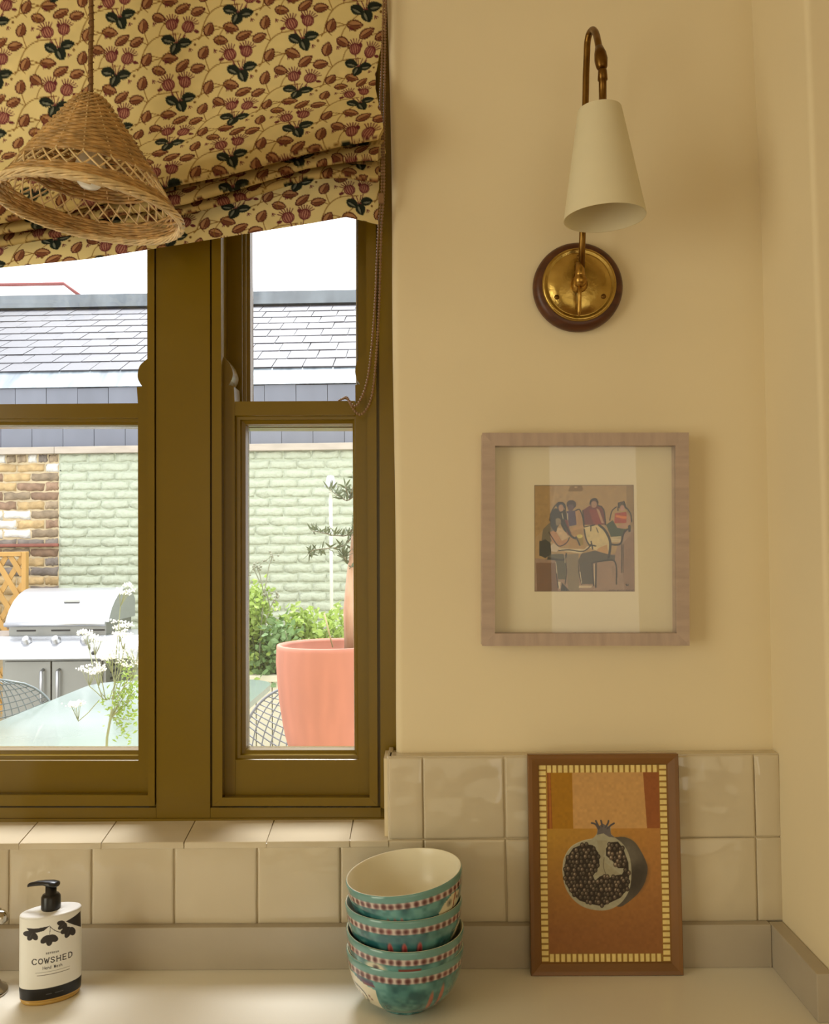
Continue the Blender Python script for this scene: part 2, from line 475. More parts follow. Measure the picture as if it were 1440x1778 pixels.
# ------------------------------------------------------------------ wall tiles
splash = MB(); splash.box(-1.6, cornerR(1.1) - 0.001, YT + .0028, YT + .0125, CT, P(300, 1466, YT).z)
splash.box(P(678, 1400, YT).x, cornerR(1.1) - .001, YT + .0028, YT + .0125, P(300, 1466, YT).z, LEDGE - .003)
sp = splash.build('tiled_splashback', grout)
tag(sp, 'cream glazed square tile splashback under and beside the window', 'tiles')
PITCH = 0.1312
X0 = P(735, 1400, YT).x
Zmid = P(900, 1456.5, YT).z; Zbot = P(300, 1606, YT).z
def tile_mesh(w, h, d, seed):
    """pillowed square tile with a slightly wandering edge, face towards -Y"""
    r = random.Random(seed); m = MB()
    gp = [-1, -.982, -.94, -.5, 0, .5, .94, .982, 1]; n = len(gp) - 1
    g = {}
    def off(i, j): return ((r.random() - .5) * .0011 if i in (0, n) or j in (0, n) else 0)
    for j in range(n + 1):
        for i in range(n + 1):
            u, v = gp[i], gp[j]
            e = max(abs(u), abs(v))
            y = -d + (0.0016 if e > .99 else (0.0004 if e > .96 else 0)) + (r.random() - .5) * .00025
            g[i, j] = len(m.v)
            k = 0.985 if e > .99 else 1.0
            m.v.append((u * w / 2 + off(i, j), y, v * h / 2 + off(i, j)))
    for j in range(n):
        for i in range(n):
            m.f.append((g[i, j], g[i + 1, j], g[i + 1, j + 1], g[i, j + 1])); m.sm.append(True)
    ring = [g[i, 0] for i in range(n)] + [g[n, j] for j in range(n)] + [g[i, n] for i in range(n, 0, -1)] + [g[0, j] for j in range(n, 0, -1)]
    b0 = len(m.v)
    for k in ring: x, y, z = m.v[k]; m.v.append((x, 0, z))
    L = len(ring)
    for k in range(L):
        m.f.append((ring[k], b0 + k, b0 + (k + 1) % L, ring[(k + 1) % L])); m.sm.append(False)
    return m.data('tile')
tile_cache = {}
def put_tile(x0, x1, z0, z1, parent, name='tile'):
    w = x1 - x0 - .0022; h = z1 - z0 - .0022; k = (round(w, 3), round(h, 3), random.randrange(3))
    if k not in tile_cache:
        tile_cache[k] = tile_mesh(w, h, 0.0085, hash(k)); tile_cache[k].materials.append(glaze)
    o = bpy.data.objects.new(name, tile_cache[k]); C.objects.link(o); o.parent = parent
    o.location = ((x0 + x1) / 2, YT + .0085 - .001 * random.random() , (z0 + z1) / 2)
    o.rotation_euler = (random.uniform(-.008, .008), random.uniform(-.003, .003), random.uniform(-.008, .008))
    return o
XE = cornerR(1.15) + .0015; XW0 = P(675, 1400, YT).x
xs = [X0 + k * PITCH for k in range(-12, 5)] + [XE]
xs[-2] = P(1311.5, 1400, YT).x; xs[-3] = xs[-2] - .1325; xs[-4] = P(877, 1400, YT).x + PITCH
xs[-5] = P(877, 1400, YT).x
for a, b in zip(xs, xs[1:]): put_tile(a, b, Zbot, Zmid if a > X0 - .14 else P(300, 1464, YT).z, sp)
k0 = [i for i, a in enumerate(xs) if abs(a - X0) < 1e-6][0]
for a, b in zip([XW0] + xs[k0:], xs[k0:]): put_tile(a, b, Zmid, LEDGE - .001, sp)
# glazed end strips: along the top ledge and up the window return
m = MB(); m.box(XW0 + .001, XE, YT + .002, 0.006, LEDGE - .007, LEDGE); m.build('ledge_strip', glaze, sp, bevel=.0015)
m = MB(); m.box(XW0 - .0015, XW0 + .006, YT + .0015, YF - .002, P(675, 1462, YT).z - .0, LEDGE); m.build('return_strip', glaze, sp, bevel=.0015)

# ------------------------------------------------------------------ sill
SZ = P(300, 1462, YT).z
SLO = 0.19
sill = MB(); zb = SZ + (YF + .03 - YT) * SLO
sill.prism([(XWL, YT + .004, SZ - .012), (XWL, YT + .004, SZ - .003), (XWL, YF + .03, zb - .003), (XWL, YF + .03, SZ - .012)], (XW0 - XWL, 0, 0))
so = sill.build('sill_bed', grout, fixn=True)
st(so)
tag(so, 'sloping window sill laid with pale glazed tiles')
sx = [P(34, 1454, YT).x + k * .1308 for k in range(-4, 5)] + [XW0 - .0005]
sx = [x for x in sx if x > XWL]
for a, b in zip([XWL] + sx, sx):
    m = MB(); n = 4
    ya, yb = YT - .0015, YF + .01
    m.prism([(a + .001, ya, SZ - .0105), (a + .001, ya, SZ), (a + .001, yb, SZ + (yb - ya) * SLO), (a + .001, yb, SZ + (yb - ya) * SLO - .0105)], (b - a - .002, 0, 0))
    m.build('sill_tile', glaze, so, bevel=.0016, fixn=True)

# ------------------------------------------------------------------ worktop and upstands
xn = cornerR(CT) - .001
m = MB(); m.prism([(-2.3, -.66, CT - .03), (1.5, -.66, CT - .03), (1.5, -.2015, CT - .03), (xn, -.2015, CT - .03), (xn, YT + .011, CT - .03), (-2.3, YT + .011, CT - .03)], (0, 0, .03))
wt = m.build('worktop', quartz_w, bevel=.003, fixn=True)
tag(wt, 'pale veined stone kitchen worktop along the window wall', 'worktop')
UZ = P(300, 1611, YU).z
XU = P(1340.5, 1640, YU).x
m = MB(); m.box(-2.3, XU, YU, YT + .003, CT, UZ)
tag(m.build('upstand', quartz, bevel=.0012), 'long low stone upstand under the wall tiles', 'upstand')
m = MB()
yb = YU; yf = -0.199
xb_i = XU; xf_i = XU - .0005
m.add([(XU + .0003, YU + .012, CT), (cornerR(CT) - .0005, YU + .012, CT), (nibF(CT) - .0005, yf, CT), (P(1420, 1740, yf).x, yf, CT),
       (XU + .0003, YU + .012, UZ), (cornerR(UZ) - .0005, YU + .012, UZ), (nibF(UZ) - .0005, yf, UZ), (P(1420, 1740, yf).x, yf, UZ)],
      [(0, 1, 2, 3), (7, 6, 5, 4), (0, 3, 7, 4), (3, 2, 6, 7), (2, 1, 5, 6), (1, 0, 4, 5)])
tag(m.build('upstand', quartz, bevel=.0012, fixn=True), 'short stone upstand along the right-hand return wall, with a square cut end', 'upstand')
cab = empty('base_cabinet', (0, -.33, 0))
tag(cab, 'painted base cabinets carrying the stone worktop', 'cabinet')
m = MB(); m.box(-2.3, 1.5, -0.60, -.205, 0.10, CT - .0305); m.box(-2.3, 1.5, -.54, -.205, 0, .0995); m.build('body', olive, cab)
for k in range(6):
    m = MB(); m.box(-2.29 + k * .632, -2.29 + k * .632 + .62, -.62, -.6005, .12, CT - .05)
    d = m.build('door', olive, cab, bevel=.002)
    m = MB(); m.ball((-2.29 + k * .632 + .56, -.632, .75), .014, 10, 8); m.build('knob', brass, d)

# ------------------------------------------------------------------ windows
YS = YF + 0.014; YSB = YS + .045            # lower sash
YH = YS + .060; YHB = YH + .045             # upper sash
TOPY = -190
def piece(name, quad, y0, y1, parent, bev=.0018, mat_=None):
    m = MB(); m.qbox(quad, y0, y1)
    return m.build(name, mat_ or olive, parent, bevel=bev, fixn=True)
def ovolo(name, outer, inner, ystep, parent, y0, yb):
    """glazing moulding: a stepped picture-frame ring between outer and inner pixel rectangles (l, t, r, b)"""
    m = MB()
    steps = [(0.0, 0.0), (0.12, 0.0045), (0.42, 0.005), (0.5, 0.011), (0.85, 0.013), (1.0, 0.022)]
    rings = []
    for f, dy in steps:
        q = []
        for (o, i) in zip(outer, inner):
            q.append((o[0] + (i[0] - o[0]) * f, o[1] + (i[1] - o[1]) * f))
        rings.append([P(px, py, y0) + Vector((0, dy, 0)) for px, py in q])
    rings.append([p + Vector((0, .01, 0)) for p in rings[-1]])
    rings.append([Vector((p.x, yb, p.z)) for p in rings[0]])
    vs = [v for r in rings for v in r]; R = len(rings); fs = []
    for a in range(R):
        b = (a + 1) % R
        for k in range(4): fs.append((a * 4 + k, a * 4 + (k + 1) % 4, b * 4 + (k + 1) % 4, b * 4 + k))
    m.add(vs, fs)
    return m.build(name, olive, parent, fixn=True)

w1 = st(empty('window_1', P(0, 1400, YF))); w1['label'] = 'left olive sash window, cut off by the photo edge'
w2 = st(empty('window_2', P(500, 1400, YF))); w2['label'] = 'narrow olive sash window right of the broad mullion'
piece('mullion', [(270.5, TOPY), (364.5, TOPY), (365, 1424), (271.5, 1424)], YF, .20, w1, .0015)
piece('frame_sill', [(-400, 1402.5), (271, 1402.5), (271, 1424), (-400, 1424)], YF, .20, w1)
piece('frame_sill', [(365.5, 1402.5), (664, 1402.5), (690, 1424), (365.5, 1424)], YF, .20, w2)
piece('sill_fillet', [(-400, 1423), (684, 1421), (688, 1433), (-400, 1433)], YF - .004, .12, w1, .001)
piece('frame_jamb', [(656, TOPY), (700, TOPY), (714, 1424), (661, 1424)], YF, .20, w2)
piece('frame_jamb', [(-400, TOPY), (-345, TOPY), (-345, 1402), (-400, 1402)], YF, .20, w1)
piece('frame_head', [(-400, TOPY - 30), (712, TOPY - 30), (712, TOPY + 40), (-400, TOPY + 40)], YF + .001, .20, w1)
# staff beads (proud of the frame by a few millimetres)
yb0 = YF - .003
piece('staff_bead', [(254.5, TOPY), (267.5, TOPY), (268.5, 1401), (257, 1383)], yb0, YS + .002, w1, .003)
piece('staff_bead', [(-345, 1381), (257, 1381), (268.5, 1399.5), (-345, 1399.5)], yb0, YS + .002, w1, .003)
piece('staff_bead', [(-345, TOPY), (-333, TOPY), (-333, 1383), (-345, 1383)], yb0, YS + .002, w1, .003)
piece('staff_bead', [(367, TOPY), (382.5, TOPY), (386, 1385), (369, 1400)], yb0, YS + .002, w2, .003)
piece('staff_bead', [(386, 1385), (642, 1385), (656, 1399.5), (370, 1399.5)], yb0, YS + .002, w2, .003)
piece('staff_bead', [(632, TOPY), (651, TOPY), (656, 1399), (642, 1385)], yb0, YS + .002, w2, .003)
# bead backing so the grooves beside the beads are closed
piece('frame_lining', [(256, TOPY), (271, TOPY), (273, 1403), (260, 1403)], YF + .010, .19, w1, 0)
piece('frame_lining', [(363, TOPY), (380, TOPY), (382, 1403), (363, 1403)], YF + .010, .19, w2, 0)
piece('frame_lining', [(636, TOPY), (658, TOPY), (664, 1403), (645, 1403)], YF + .010, .19, w2, 0)
piece('frame_lining', [(-345, 1399), (270, 1399), (270, 1404), (-345, 1404)], YF + .010, .19, w1, 0)
piece('frame_lining', [(365, 1399), (660, 1399), (660, 1404), (365, 1404)], YF + .010, .19, w2, 0)

def horn(pts, parent):
    m = MB(); fr = [P(px, py, YS) for px, py in pts]; m.prism(fr, (0, YSB - YS, 0))
    return m.build('stile', olive, parent, bevel=.0012, fixn=True)
def bez(pts, n=8):
    out = []
    P_ = [pts[0]] + list(pts) + [pts[-1]]
    for i in range(1, len(P_) - 2):
        p0, p1, p2, p3 = [Vector(p) for p in P_[i - 1:i + 3]]
        for k in range(n):
            t = k / n
            out.append(0.5 * ((2 * p1) + (-p0 + p2) * t + (2 * p0 - 5 * p1 + 4 * p2 - p3) * t * t + (-p0 + 3 * p1 - 3 * p2 + p3) * t ** 3))
    out.append(Vector(pts[-1]))
    return [(p.x, p.y) for p in out]

# lower sash, window 1
s1 = empty('lower_sash'); s1.parent = w1; s1.matrix_parent_inverse = Matrix.Translation(-w1.location)
piece_ = lambda n, q, p: piece(n, q, YS, YSB, p, .0015)
def par(o):
    return o
def reparent_world(child, parent):
    child.parent = parent
def sash_piece(name, quad, sash, y0=None, y1=None, bev=.0015):
    m = MB(); m.qbox(quad, YS if y0 is None else y0, YSB if y1 is None else y1)
    me = m.data(name); bm = bmesh.new(); bm.from_mesh(me); bmesh.ops.recalc_face_normals(bm, faces=bm.faces); bm.to_mesh(me); bm.free()
    o = bpy.data.objects.new(name, me); C.objects.link(o); me.materials.append(olive); o.parent = sash
    if bev:
        b = o.modifiers.new('bevel', 'BEVEL'); b.width = bev; b.segments = 2; b.limit_method = 'ANGLE'
    return o
bpy.data.objects.remove(s1)
def new_sash(name, win):
    e = bpy.data.objects.new(name, None); C.objects.link(e); e.parent = win; e.location = -win.location; e.empty_display_size = .05
    return e
s1 = new_sash('lower_sash', w1)
sash_piece('bottom_rail', [(-345, 1321), (240.5, 1321), (240.5, 1392), (-345, 1392)], s1)
sash_piece('meeting_rail', [(-345, 704.5), (239.5, 700), (239.5, 725.5), (-345, 727)], s1)
sash_piece('stile', [(-350, 704), (-300, 704), (-300, 1320), (-350, 1320)], s1)
def ovl(outer, inner, sash):
    o = ovolo('glazing_bead', outer, inner, 0, None, YS, YSB - .004); o.parent = sash; return o
ovl([(-300, 727), (240, 725.5), (240.8, 1321), (-300, 1321)], [(-290, 738), (236, 738), (236, 1303), (-290, 1303)], s1)
horn(bez([(258, 622), (253.5, 625), (243, 635), (239, 650), (241, 661), (247.5, 671.5)]) + [(237.5, 672), (239.5, 700), (240.5, 1392), (266, 1392), (262, 700), (260, 622)], None).parent = s1
s2 = new_sash('lower_sash', w2)
sash_piece('bottom_rail', [(409, 1319.5), (623, 1319.5), (623, 1392), (409, 1392)], s2)
sash_piece('meeting_rail', [(408, 697), (617, 696), (617, 720.5), (408, 721.5)], s2)
ovl([(408.5, 721.5), (617.5, 720.5), (623.5, 1319.5), (409, 1319.5)], [(426.5, 737), (610.5, 736), (613.5, 1303), (427, 1303)], s2)
horn(bez([(380, 611), (384.7, 616), (398, 631), (404.5, 648), (402, 660), (396.5, 669)]) + [(406, 670.7), (407.7, 697), (408.7, 1392), (377, 1392), (376, 611)], None).parent = s2
horn(bez([(642, 609), (636, 613), (622, 625), (617, 642), (619, 657), (625, 667.5)]) + [(617, 668.5), (617.3, 697), (623.3, 1392), (650, 1392), (645, 699), (644, 609)], None).parent = s2
# upper sashes
u1 = new_sash('upper_sash', w1); u2 = new_sash('upper_sash', w2)
U = dict(y0=YH, y1=YHB)
sash_piece('stile', [(256, TOPY), (284, TOPY), (284, 735), (258, 735)], u1, **U)
sash_piece('stile', [(-345, TOPY), (-300, TOPY), (-300, 735), (-345, 735)], u1, **U)
sash_piece('bottom_rail', [(-300, 712), (257, 710), (257, 739), (-300, 739)], u1, **U)
sash_piece('stile', [(392, TOPY), (419, TOPY), (421, 735), (396, 735)], u2, **U)
sash_piece('stile', [(621, TOPY), (650, TOPY), (650, 735), (622, 735)], u2, **U)
sash_piece('bottom_rail', [(421, 712), (621, 710), (621, 743), (421, 743)], u2, **U)
o = ovolo('glazing_bead', [(419, TOPY), (621, TOPY), (621, 712), (421, 712)], [(432.5, TOPY + 10), (616, TOPY + 10), (616.5, 704), (434.5, 704)], 0, None, YH, YHB - .004); o.parent = u2
def pane(quad, Y, sash):
    m = MB(); m.qbox(quad, Y, Y + .003); o = m.build('glass_pane', glass, None, fixn=True); o.parent = sash
pane([(-299, 730), (239, 730), (239, 1308), (-299, 1308)], YS + .028, s1)
pane([(420, 728), (616, 728), (617, 1308), (420, 1308)], YS + .028, s2)
pane([(-299, TOPY), (258, TOPY), (258, 715), (-299, 715)], YH + .03, u1)
pane([(425, TOPY), (620, TOPY), (620, 715), (425, 715)], YH + .03, u2)

# ------------------------------------------------------------------ roman blind
YELLOW = (224, 200, 136)
cw = Canvas(-0.75, 0, 0.05, 1.0, 1500, 1880, YELLOW)
K = 1 / 1070.0                                   # one photograph pixel on the blind, in metres
RED = (122, 74, 48); REDD = (84, 40, 32); GRN = (42, 46, 36); GRL = (120, 118, 96); VINE = (140, 100, 48); PLUM = (104, 46, 48); PLL = (178, 122, 98)
def leaf_b(x, y, L, Wd, rot):
    cw.leaf(x, y, (L + 3) * K, (Wd + 3) * K, rot, REDD)
    cw.leaf(x, y, (L - 1) * K, (Wd - 2) * K, rot, (176, 128, 84))
    c, s = math.cos(rot), math.sin(rot)
    cw.leaf(x - s * Wd * .2 * K, y + c * Wd * .2 * K, (L - 5) * K, Wd * .46 * K, rot, RED)
    cw.line([(x - c * L * .45 * K, y - s * L * .45 * K), (x + c * L * .45 * K, y + s * L * .45 * K)], 1.3 * K, REDD)
def leaf_g(x, y, L, Wd, rot):
    cw.leaf(x, y, L * K, Wd * K, rot, GRN)
    c, s = math.cos(rot), math.sin(rot)
    cw.leaf(x - s * Wd * .14 * K, y + c * Wd * .14 * K, L * .62 * K, Wd * .22 * K, rot, GRL)
    cw.line([(x - c * L * .4 * K, y - s * L * .4 * K), (x + c * L * .4 * K, y + s * L * .4 * K)], 1.4 * K, (24, 26, 22))
def hip(x, y, r, lean):
    for k in range(-3, 4):
        a = -PI / 2 + k * .27 + lean
        cw.line([(x + math.cos(a) * r * .7 * K, y + math.sin(a) * r * .7 * K), (x + math.cos(a) * r * 1.85 * K, y + math.sin(a) * r * 1.75 * K)], 1.8 * K, PLUM)
    cw.ell(x, y, r * 1.02 * K, r * K, PLUM, lean)
    cw.ell(x, y, r * .86 * K, r * .84 * K, PLL, lean)
    for q in (-.62, -.2, .25, .66):
        pts = []
        for t in (-.85, -.4, 0, .4, .85):
            px = q * math.sqrt(1 - t * t) * r; py = t * r
            pts.append((x + (px * math.cos(lean) - py * math.sin(lean)) * K, y + (px * math.sin(lean) + py * math.cos(lean)) * K))
        cw.line(pts, 1.7 * K, PLUM)
def motif(cx, cy, flip, seed):
    r = random.Random(seed); f = -1 if flip else 1
    j = lambda a: a + r.uniform(-1.5, 1.5)
    X = lambda d: cx + f * d * K
    Y = lambda d: cy + d * K
    Z = 1 / 2.057
    # vines, always the same way round so that they join up
    V = lambda a, b: (cx + a * Z * K, cy + b * Z * K)
    cw.curve([V(20, 40), V(75, 15), V(120, -8), V(165, -22)], 1.8 * K, VINE)
    cw.curve([V(95, 5), V(108, -20)], 1.4 * K, VINE)
    cw.curve([V(95, 5), V(110, 20)], 1.4 * K, VINE)
    cw.curve([V(222, 103), V(150, 112), V(110, 140), V(88, 185), V(80, 220), V(70, 235)], 1.8 * K, VINE)
    cw.curve([V(112, 138), V(100, 105), V(95, 85)], 1.4 * K, VINE)
    cw.curve([V(110, 140), V(60, 120), V(20, 128)], 1.4 * K, VINE)
    cw.curve([V(150, 112), V(160, 80), V(172, 66)], 1.3 * K, VINE)
    cw.curve([V(-20, 52), V(-60, 90), V(-80, 130), V(-75, 150)], 1.5 * K, VINE)
    cw.curve([V(-60, 90), V(-100, 80), V(-130, 96)], 1.4 * K, VINE)
    for a, b in ((172, 64), (60, 40), (-30, 108)): cw.ell(*V(a, b), 2.4 * K, 2.4 * K, (120, 84, 44))
    for a, b in ((40, 55), (-48, 98), (130, 60)):
        for q in (-.6, .1, .7): cw.line([V(a, b), V(a + 12 * math.cos(q + 1), b + 12 * math.sin(q + 1))], 1.5 * K, PLUM)
    lv = [(70, 128, 25, 15, -.3), (92, 70, 24, 16, -1.27), (192, -20, 27, 16, .2), (-115, 92, 24, 16, -1.2), (13, 118, 29, 14, -.6)]
    lv.append((152, 27, 24, 15, 0.1) if not flip else (-75, 152, 23, 16, .45))
    for a, b, L, Wd, ro in lv:
        x, y = V(j(a), j(b)); leaf_b(x, y, L, Wd, ro + r.uniform(-.22, .22))
    # flower cluster
    cw.line([(X(-5), Y(27)), (X(-11), Y(-10))], 1.6 * K, PLUM); cw.line([(X(-3), Y(27)), (X(15), Y(-6))], 1.6 * K, PLUM)
    for a, b in ((-14, 2), (-6, -2), (4, 0), (12, 4)): cw.line([(X(-3), Y(18)), (X(a), Y(b))], 1.6 * K, PLUM)
    leaf_g(X(-18), Y(10), 26, 18, f * .2); leaf_g(X(11), Y(16), 26, 18, -f * .3 + .2); leaf_g(X(-6), Y(27), 24, 20, PI / 2 + f * .4)
    hip(X(-12), Y(-17), 10.5, -f * .2); hip(X(17), Y(-12), 11, f * .4)
    cw.leaf(X(-2), Y(-24), 10 * K, 6 * K, 1.3, PLUM); cw.leaf(X(32), Y(-4), 11 * K, 6 * K, .3 * f, PLUM)
# fabric coordinates: x as in the room, y measured down the cloth from the top (z = 2.50)
ZTOP = 2.52
A0 = P(95, 62, -.02)
for i in range(-9, 9):
    for jn in range(-10, 22):
        x = A0.x + (217 * i + 108 * jn) * K; y = (ZTOP - A0.z) + (50.5 * jn - 2 * i) * K
        if -0.86 < x < 0.12 and -0.1 < y < 1.1: motif(x, y, (i + jn) % 2 == 0, i * 50 + jn)
lay_y = [-.088, -.062, -.040, -.018]             # planes of the folds, from the room back towards the glass
keyx = [-420, 0, 150, 326, 405, 537, 600, 643, 670]
m_px = [[430, 390, 361, 318, 302, 264, 250, 243, 238],
        [445, 407, 384, 353, 331, 290, 280, 276, 276],
        [460, 428, 402, 369, 350, 309, 306, 313, 314],
        [478, 465, 450, 422, 409, 388, 377, 385, 391]]
XR_pts = [(668, 0), (666, 45), (657, 85), (652, 125), (653, 160), (660, 200), (667, 232), (669, 250), (660, 268), (657, 300), (656, 380)]
zr = [(P(px, py, -.03).z, P(px, py, -.03).x) for px, py in XR_pts][::-1]
XL = P(-420, 200, -.02).x
pxs = np.concatenate([np.linspace(-420, -30, 60)[:-1], np.linspace(-30, 668, 520)])
mk = [[P(px, float(np.interp(px, keyx, row)), ly).z for px in pxs] for row, ly in zip(m_px, lay_y)]
# the hem layer hangs from behind the third fold
rows = []
def seg(n, f): rows.append((n, f))
cols_pos = []
for ci, px in enumerate(pxs):
    z1, z2, z3, z4 = mk[0][ci], mk[1][ci], mk[2][ci], mk[3][ci]
    X = P(px, 250, -.03).x
    pts = []
    zt = ZTOP; zk = z1 + .13
    NA = 210
    for k in range(NA):                                # main panel, swinging forward at its foot
        t = k / (NA - 1); z = zt + (z1 + .006 - zt) * t
        s = max(0.0, (zk + .05 - z) / (zk + .05 - z1)); y = -.012 + (lay_y[0] + .012) * (s * s * (3 - 2 * s) if s < 1 else 1)
        y += (.007 * math.sin(X * 11 + z * 6) + .004 * math.sin(X * 27 - z * 9)) * (1 - min(s, 1)) * t
        pts.append((y, z))
    def fold(z_b, y_f, y_b, up_, n_up=4):
        r = (y_b - y_f) / 2
        for a in (0.25, .5, .75): pts.append((y_f + r - r * math.cos(PI * a), z_b + .006 - .006 * math.sin(PI * a)))
        for k in range(n_up): pts.append((y_b, z_b + .006 + up_ * k / (n_up - 1)))
    def down(z_from, z_to, y_, n, back=.042):
        for k in range(n):
            t = k / (n - 1); pts.append((y_ + back * (1 - t) ** 1.5, z_from + (z_to - z_from) * t))
    upk = .030
    fold(z1, lay_y[0], lay_y[0] + .014, upk); down(z1 + .006 + upk + .002, z2 + .006, lay_y[1], 34)
    fold(z2, lay_y[1], lay_y[1] + .012, upk); down(z2 + .006 + upk + .002, z3 + .006, lay_y[2], 34)
    fold(z3, lay_y[2], lay_y[2] + .012, upk); down(z3 + .006 + upk + .002, z4, lay_y[3], 70, .03)
    cols_pos.append([(X, y, z) for y, z in pts])
pos = np.array(cols_pos).transpose(1, 0, 2)            # rows down the cloth
d = np.diff(pos[..., 1:], axis=0); s_len = np.concatenate([np.zeros((1, pos.shape[1])), np.cumsum(np.sqrt((d ** 2).sum(-1)), 0)])
# cloth edge at the right wanders
tt = (pos[..., 0] - XL) / (P(668, 250, -.03).x - XL)
xr = np.interp(pos[..., 2], [q[0] for q in zr], [q[1] for q in zr])
wgt = np.clip((pos[..., 0] - P(560, 250, -.03).x) / (P(668, 250, -.03).x - P(560, 250, -.03).x), 0, 1)
fabx = pos[..., 0].copy()
pos[..., 0] = pos[..., 0] + (xr - P(668, 250, -.03).x) * wgt ** 2
cw.a *= (1 + cw.noise_tint(.012, 60, 3))[..., None]
cols = cw.sample(fabx, s_len)
fabric = mat_print('printed_linen', rough=0.85, transl=0.33, bump=.2, bscale=900, spec=.1)
bl = empty('roman_blind', (XL * .5, 0, ZTOP))
tag(bl, 'sagging roman blind of cream linen printed with rosehips and leaves', 'blind')
grid_mesh('fabric', pos, cols, fabric, bl)
m = MB(); m.box(XL - .01, P(668, 0, 0).x, -.014, .02, ZTOP - .001, ZTOP + .04); m.build('headrail', white, bl)
# bead chain
def bead_strand(pxy, step=.0050):
    pts = [P(x, y, Y) for x, y, Y in pxy]
    m = MB(); acc = 0
    L = [0]
    for a, b in zip(pts, pts[1:]): L.append(L[-1] + (b - a).length)
    s = 0
    while s < L[-1]:
        k = max(i for i in range(len(L)) if L[i] <= s); k = min(k, len(pts) - 2)
        p = pts[k].lerp(pts[k + 1], (s - L[k]) / max(1e-9, L[k + 1] - L[k]))
        m.ball(p, .0023, 6, 4); s += step
    m.tube(pts, .0009, 4)
    return m
ch = empty('blind_chain', P(661, 380, 0))
tag(ch, 'brown bead chain of the blind, looped over the meeting rail of the narrow window', 'blind chain')
cm = mat('brown_beads', lin(136, 102, 70), rough=.3)
def sm(l, n=6):
    q = bez([(a, b) for a, b, c in l], n); k = len(q) - 1
    ys = [c for a, b, c in l]; out = []
    for i, (a, b) in enumerate(q): out.append((a, b, float(np.interp(i / n, range(len(ys)), ys))))
    return out
bead_strand(sm([(668.5, -60, -.02), (665, 45, -.022), (663, 120, -.024), (661, 185, -.03), (663.5, 240, -.04), (663, 330, -.03), (658, 390, -.01), (655, 450, .005), (652, 520, .015),
                (646, 600, .024), (640, 650, .028), (631, 684, .03), (618, 705, .032), (608, 698, .035), (602, 690, .045), (596, 692, .06), (588, 696, .07)])).build('bead_strand', cm, ch)['kind'] = 'stuff'
bead_strand(sm([(672, -60, -.02), (669, 60, -.022), (668, 150, -.024), (667, 240, -.04), (667, 330, -.03), (663, 390, -.01), (661, 450, .002), (659, 520, .012),
                (655, 600, .02), (650, 660, .026), (644, 695, .03), (634, 714, .031), (624, 720, .032), (615, 712, .033), (609, 702, .037), (604, 693, .047), (598, 691, .062)])).build('bead_strand', cm, ch)['kind'] = 'stuff'
m = MB(); p = P(662, 345, -.03); m.obox(p, (.0045, 0, 0), (0, .004, 0), (0, 0, .008)); m.build('connector', cm, ch, bevel=.001)

# ------------------------------------------------------------------ wicker pendant
DP = 1.20
rattan = mat('honey_rattan', lin(188, 148, 92), rough=.45, var=.34, vscale=60, objvar=0)
rattan_l = mat('pale_rattan', lin(228, 200, 152), rough=.45, var=.26, vscale=70)
apex = PD(157, 170, DP); rimc = PD(157, 366, DP); RR = .1215
pend = empty('pendant_lamp', rimc)
tag(pend, 'wicker cone pendant lamp hanging in front of the floral blind', 'pendant lamp')
def ring_pt(t, th, dr=0.0):
    """t 0 at the top of the cone, 1 at the rim"""
    c = apex.lerp(rimc, t)
    r = (.017 + (RR - .017) * (t ** 0.93)) + dr
    tilt = math.radians(6.6) * t
    x = r * math.cos(th); y = r * math.sin(th)
    return c + Vector((x * math.cos(tilt), y, -x * math.sin(tilt))) 
NST = 34
m = MB()                                                   # woven upper cone
NR = 31
for k in range(NR):
    t = .02 + .70 * k / NR
    pts = []
    for i in range(NST * 4):
        th = 2 * PI * i / (NST * 4)
        dr = .0016 * math.cos(NST / 2 * th + (PI if k % 2 else 0)) + .0004 * math.sin(7 * th + k)
        pts.append(ring_pt(t, th, dr))
    m.tube(pts, .0021 * (.75 + .5 * t), 5, closed=True)
wc = m.build('woven_cone', rattan, pend)
m = MB()
for k in range(NST // 2):
    th = 2 * PI * (k + .5) / (NST // 2)
    m.tube([ring_pt(t, th) for t in (0, .2, .4, .6, .72)], .0014, 5)
m.build('stakes', rattan_l, wc)['kind'] = 'stuff'
m = MB()                                                   # crossing stakes of the open band
for k in range(NST):
    for s_ in (1, -1):
        th = 2 * PI * k / NST
        m.tube([ring_pt(.715 + .16 * q / 5, th + s_ * .22 * q / 5, .001 * s_) for q in range(6)], .0013, 5)
m.build('open_lattice', rattan_l, pend)['kind'] = 'stuff'
m = MB()                                                   # solid lower band of twined weavers
for k in range(7):
    pts = []
    for i in range(120):
        th = 2 * PI * i / 120
        pts.append(ring_pt(.865 + .018 * k + .003 * math.sin(th * 17 + k * 2), th, .0016 * math.cos(20 * th + (PI if k % 2 else 0))))
    m.tube(pts, .0021, 5, closed=True)
m.build('woven_band', rattan, pend)['kind'] = 'stuff'
m = MB()                                                   # braided rim: long slanting rods that wrap around the edge
for k in range(46):
    pts = []
    for q in range(11):
        a = q / 10; th = 2 * PI * k / 46 + a * .85
        w_ = PI * (a * 1.5) - .5
        p = ring_pt(1.0, th, .0034 * math.cos(w_) + .001); pts.append(p + Vector((0, 0, .0052 * math.sin(w_))))
    m.tube(pts, [.0012 + .0011 * math.sin(PI * q / 10) for q in range(11)], 6)
for k in range(3):
    m.tube([ring_pt(1.0 + .012 * (k - 1), 2 * PI * i / 90, .0008 * math.sin(9 * i)) for i in range(90)], .0028, 5, closed=True)
m.build('braided_rim', rattan_l, pend)
m = MB()
top = PD(162, -260, DP)
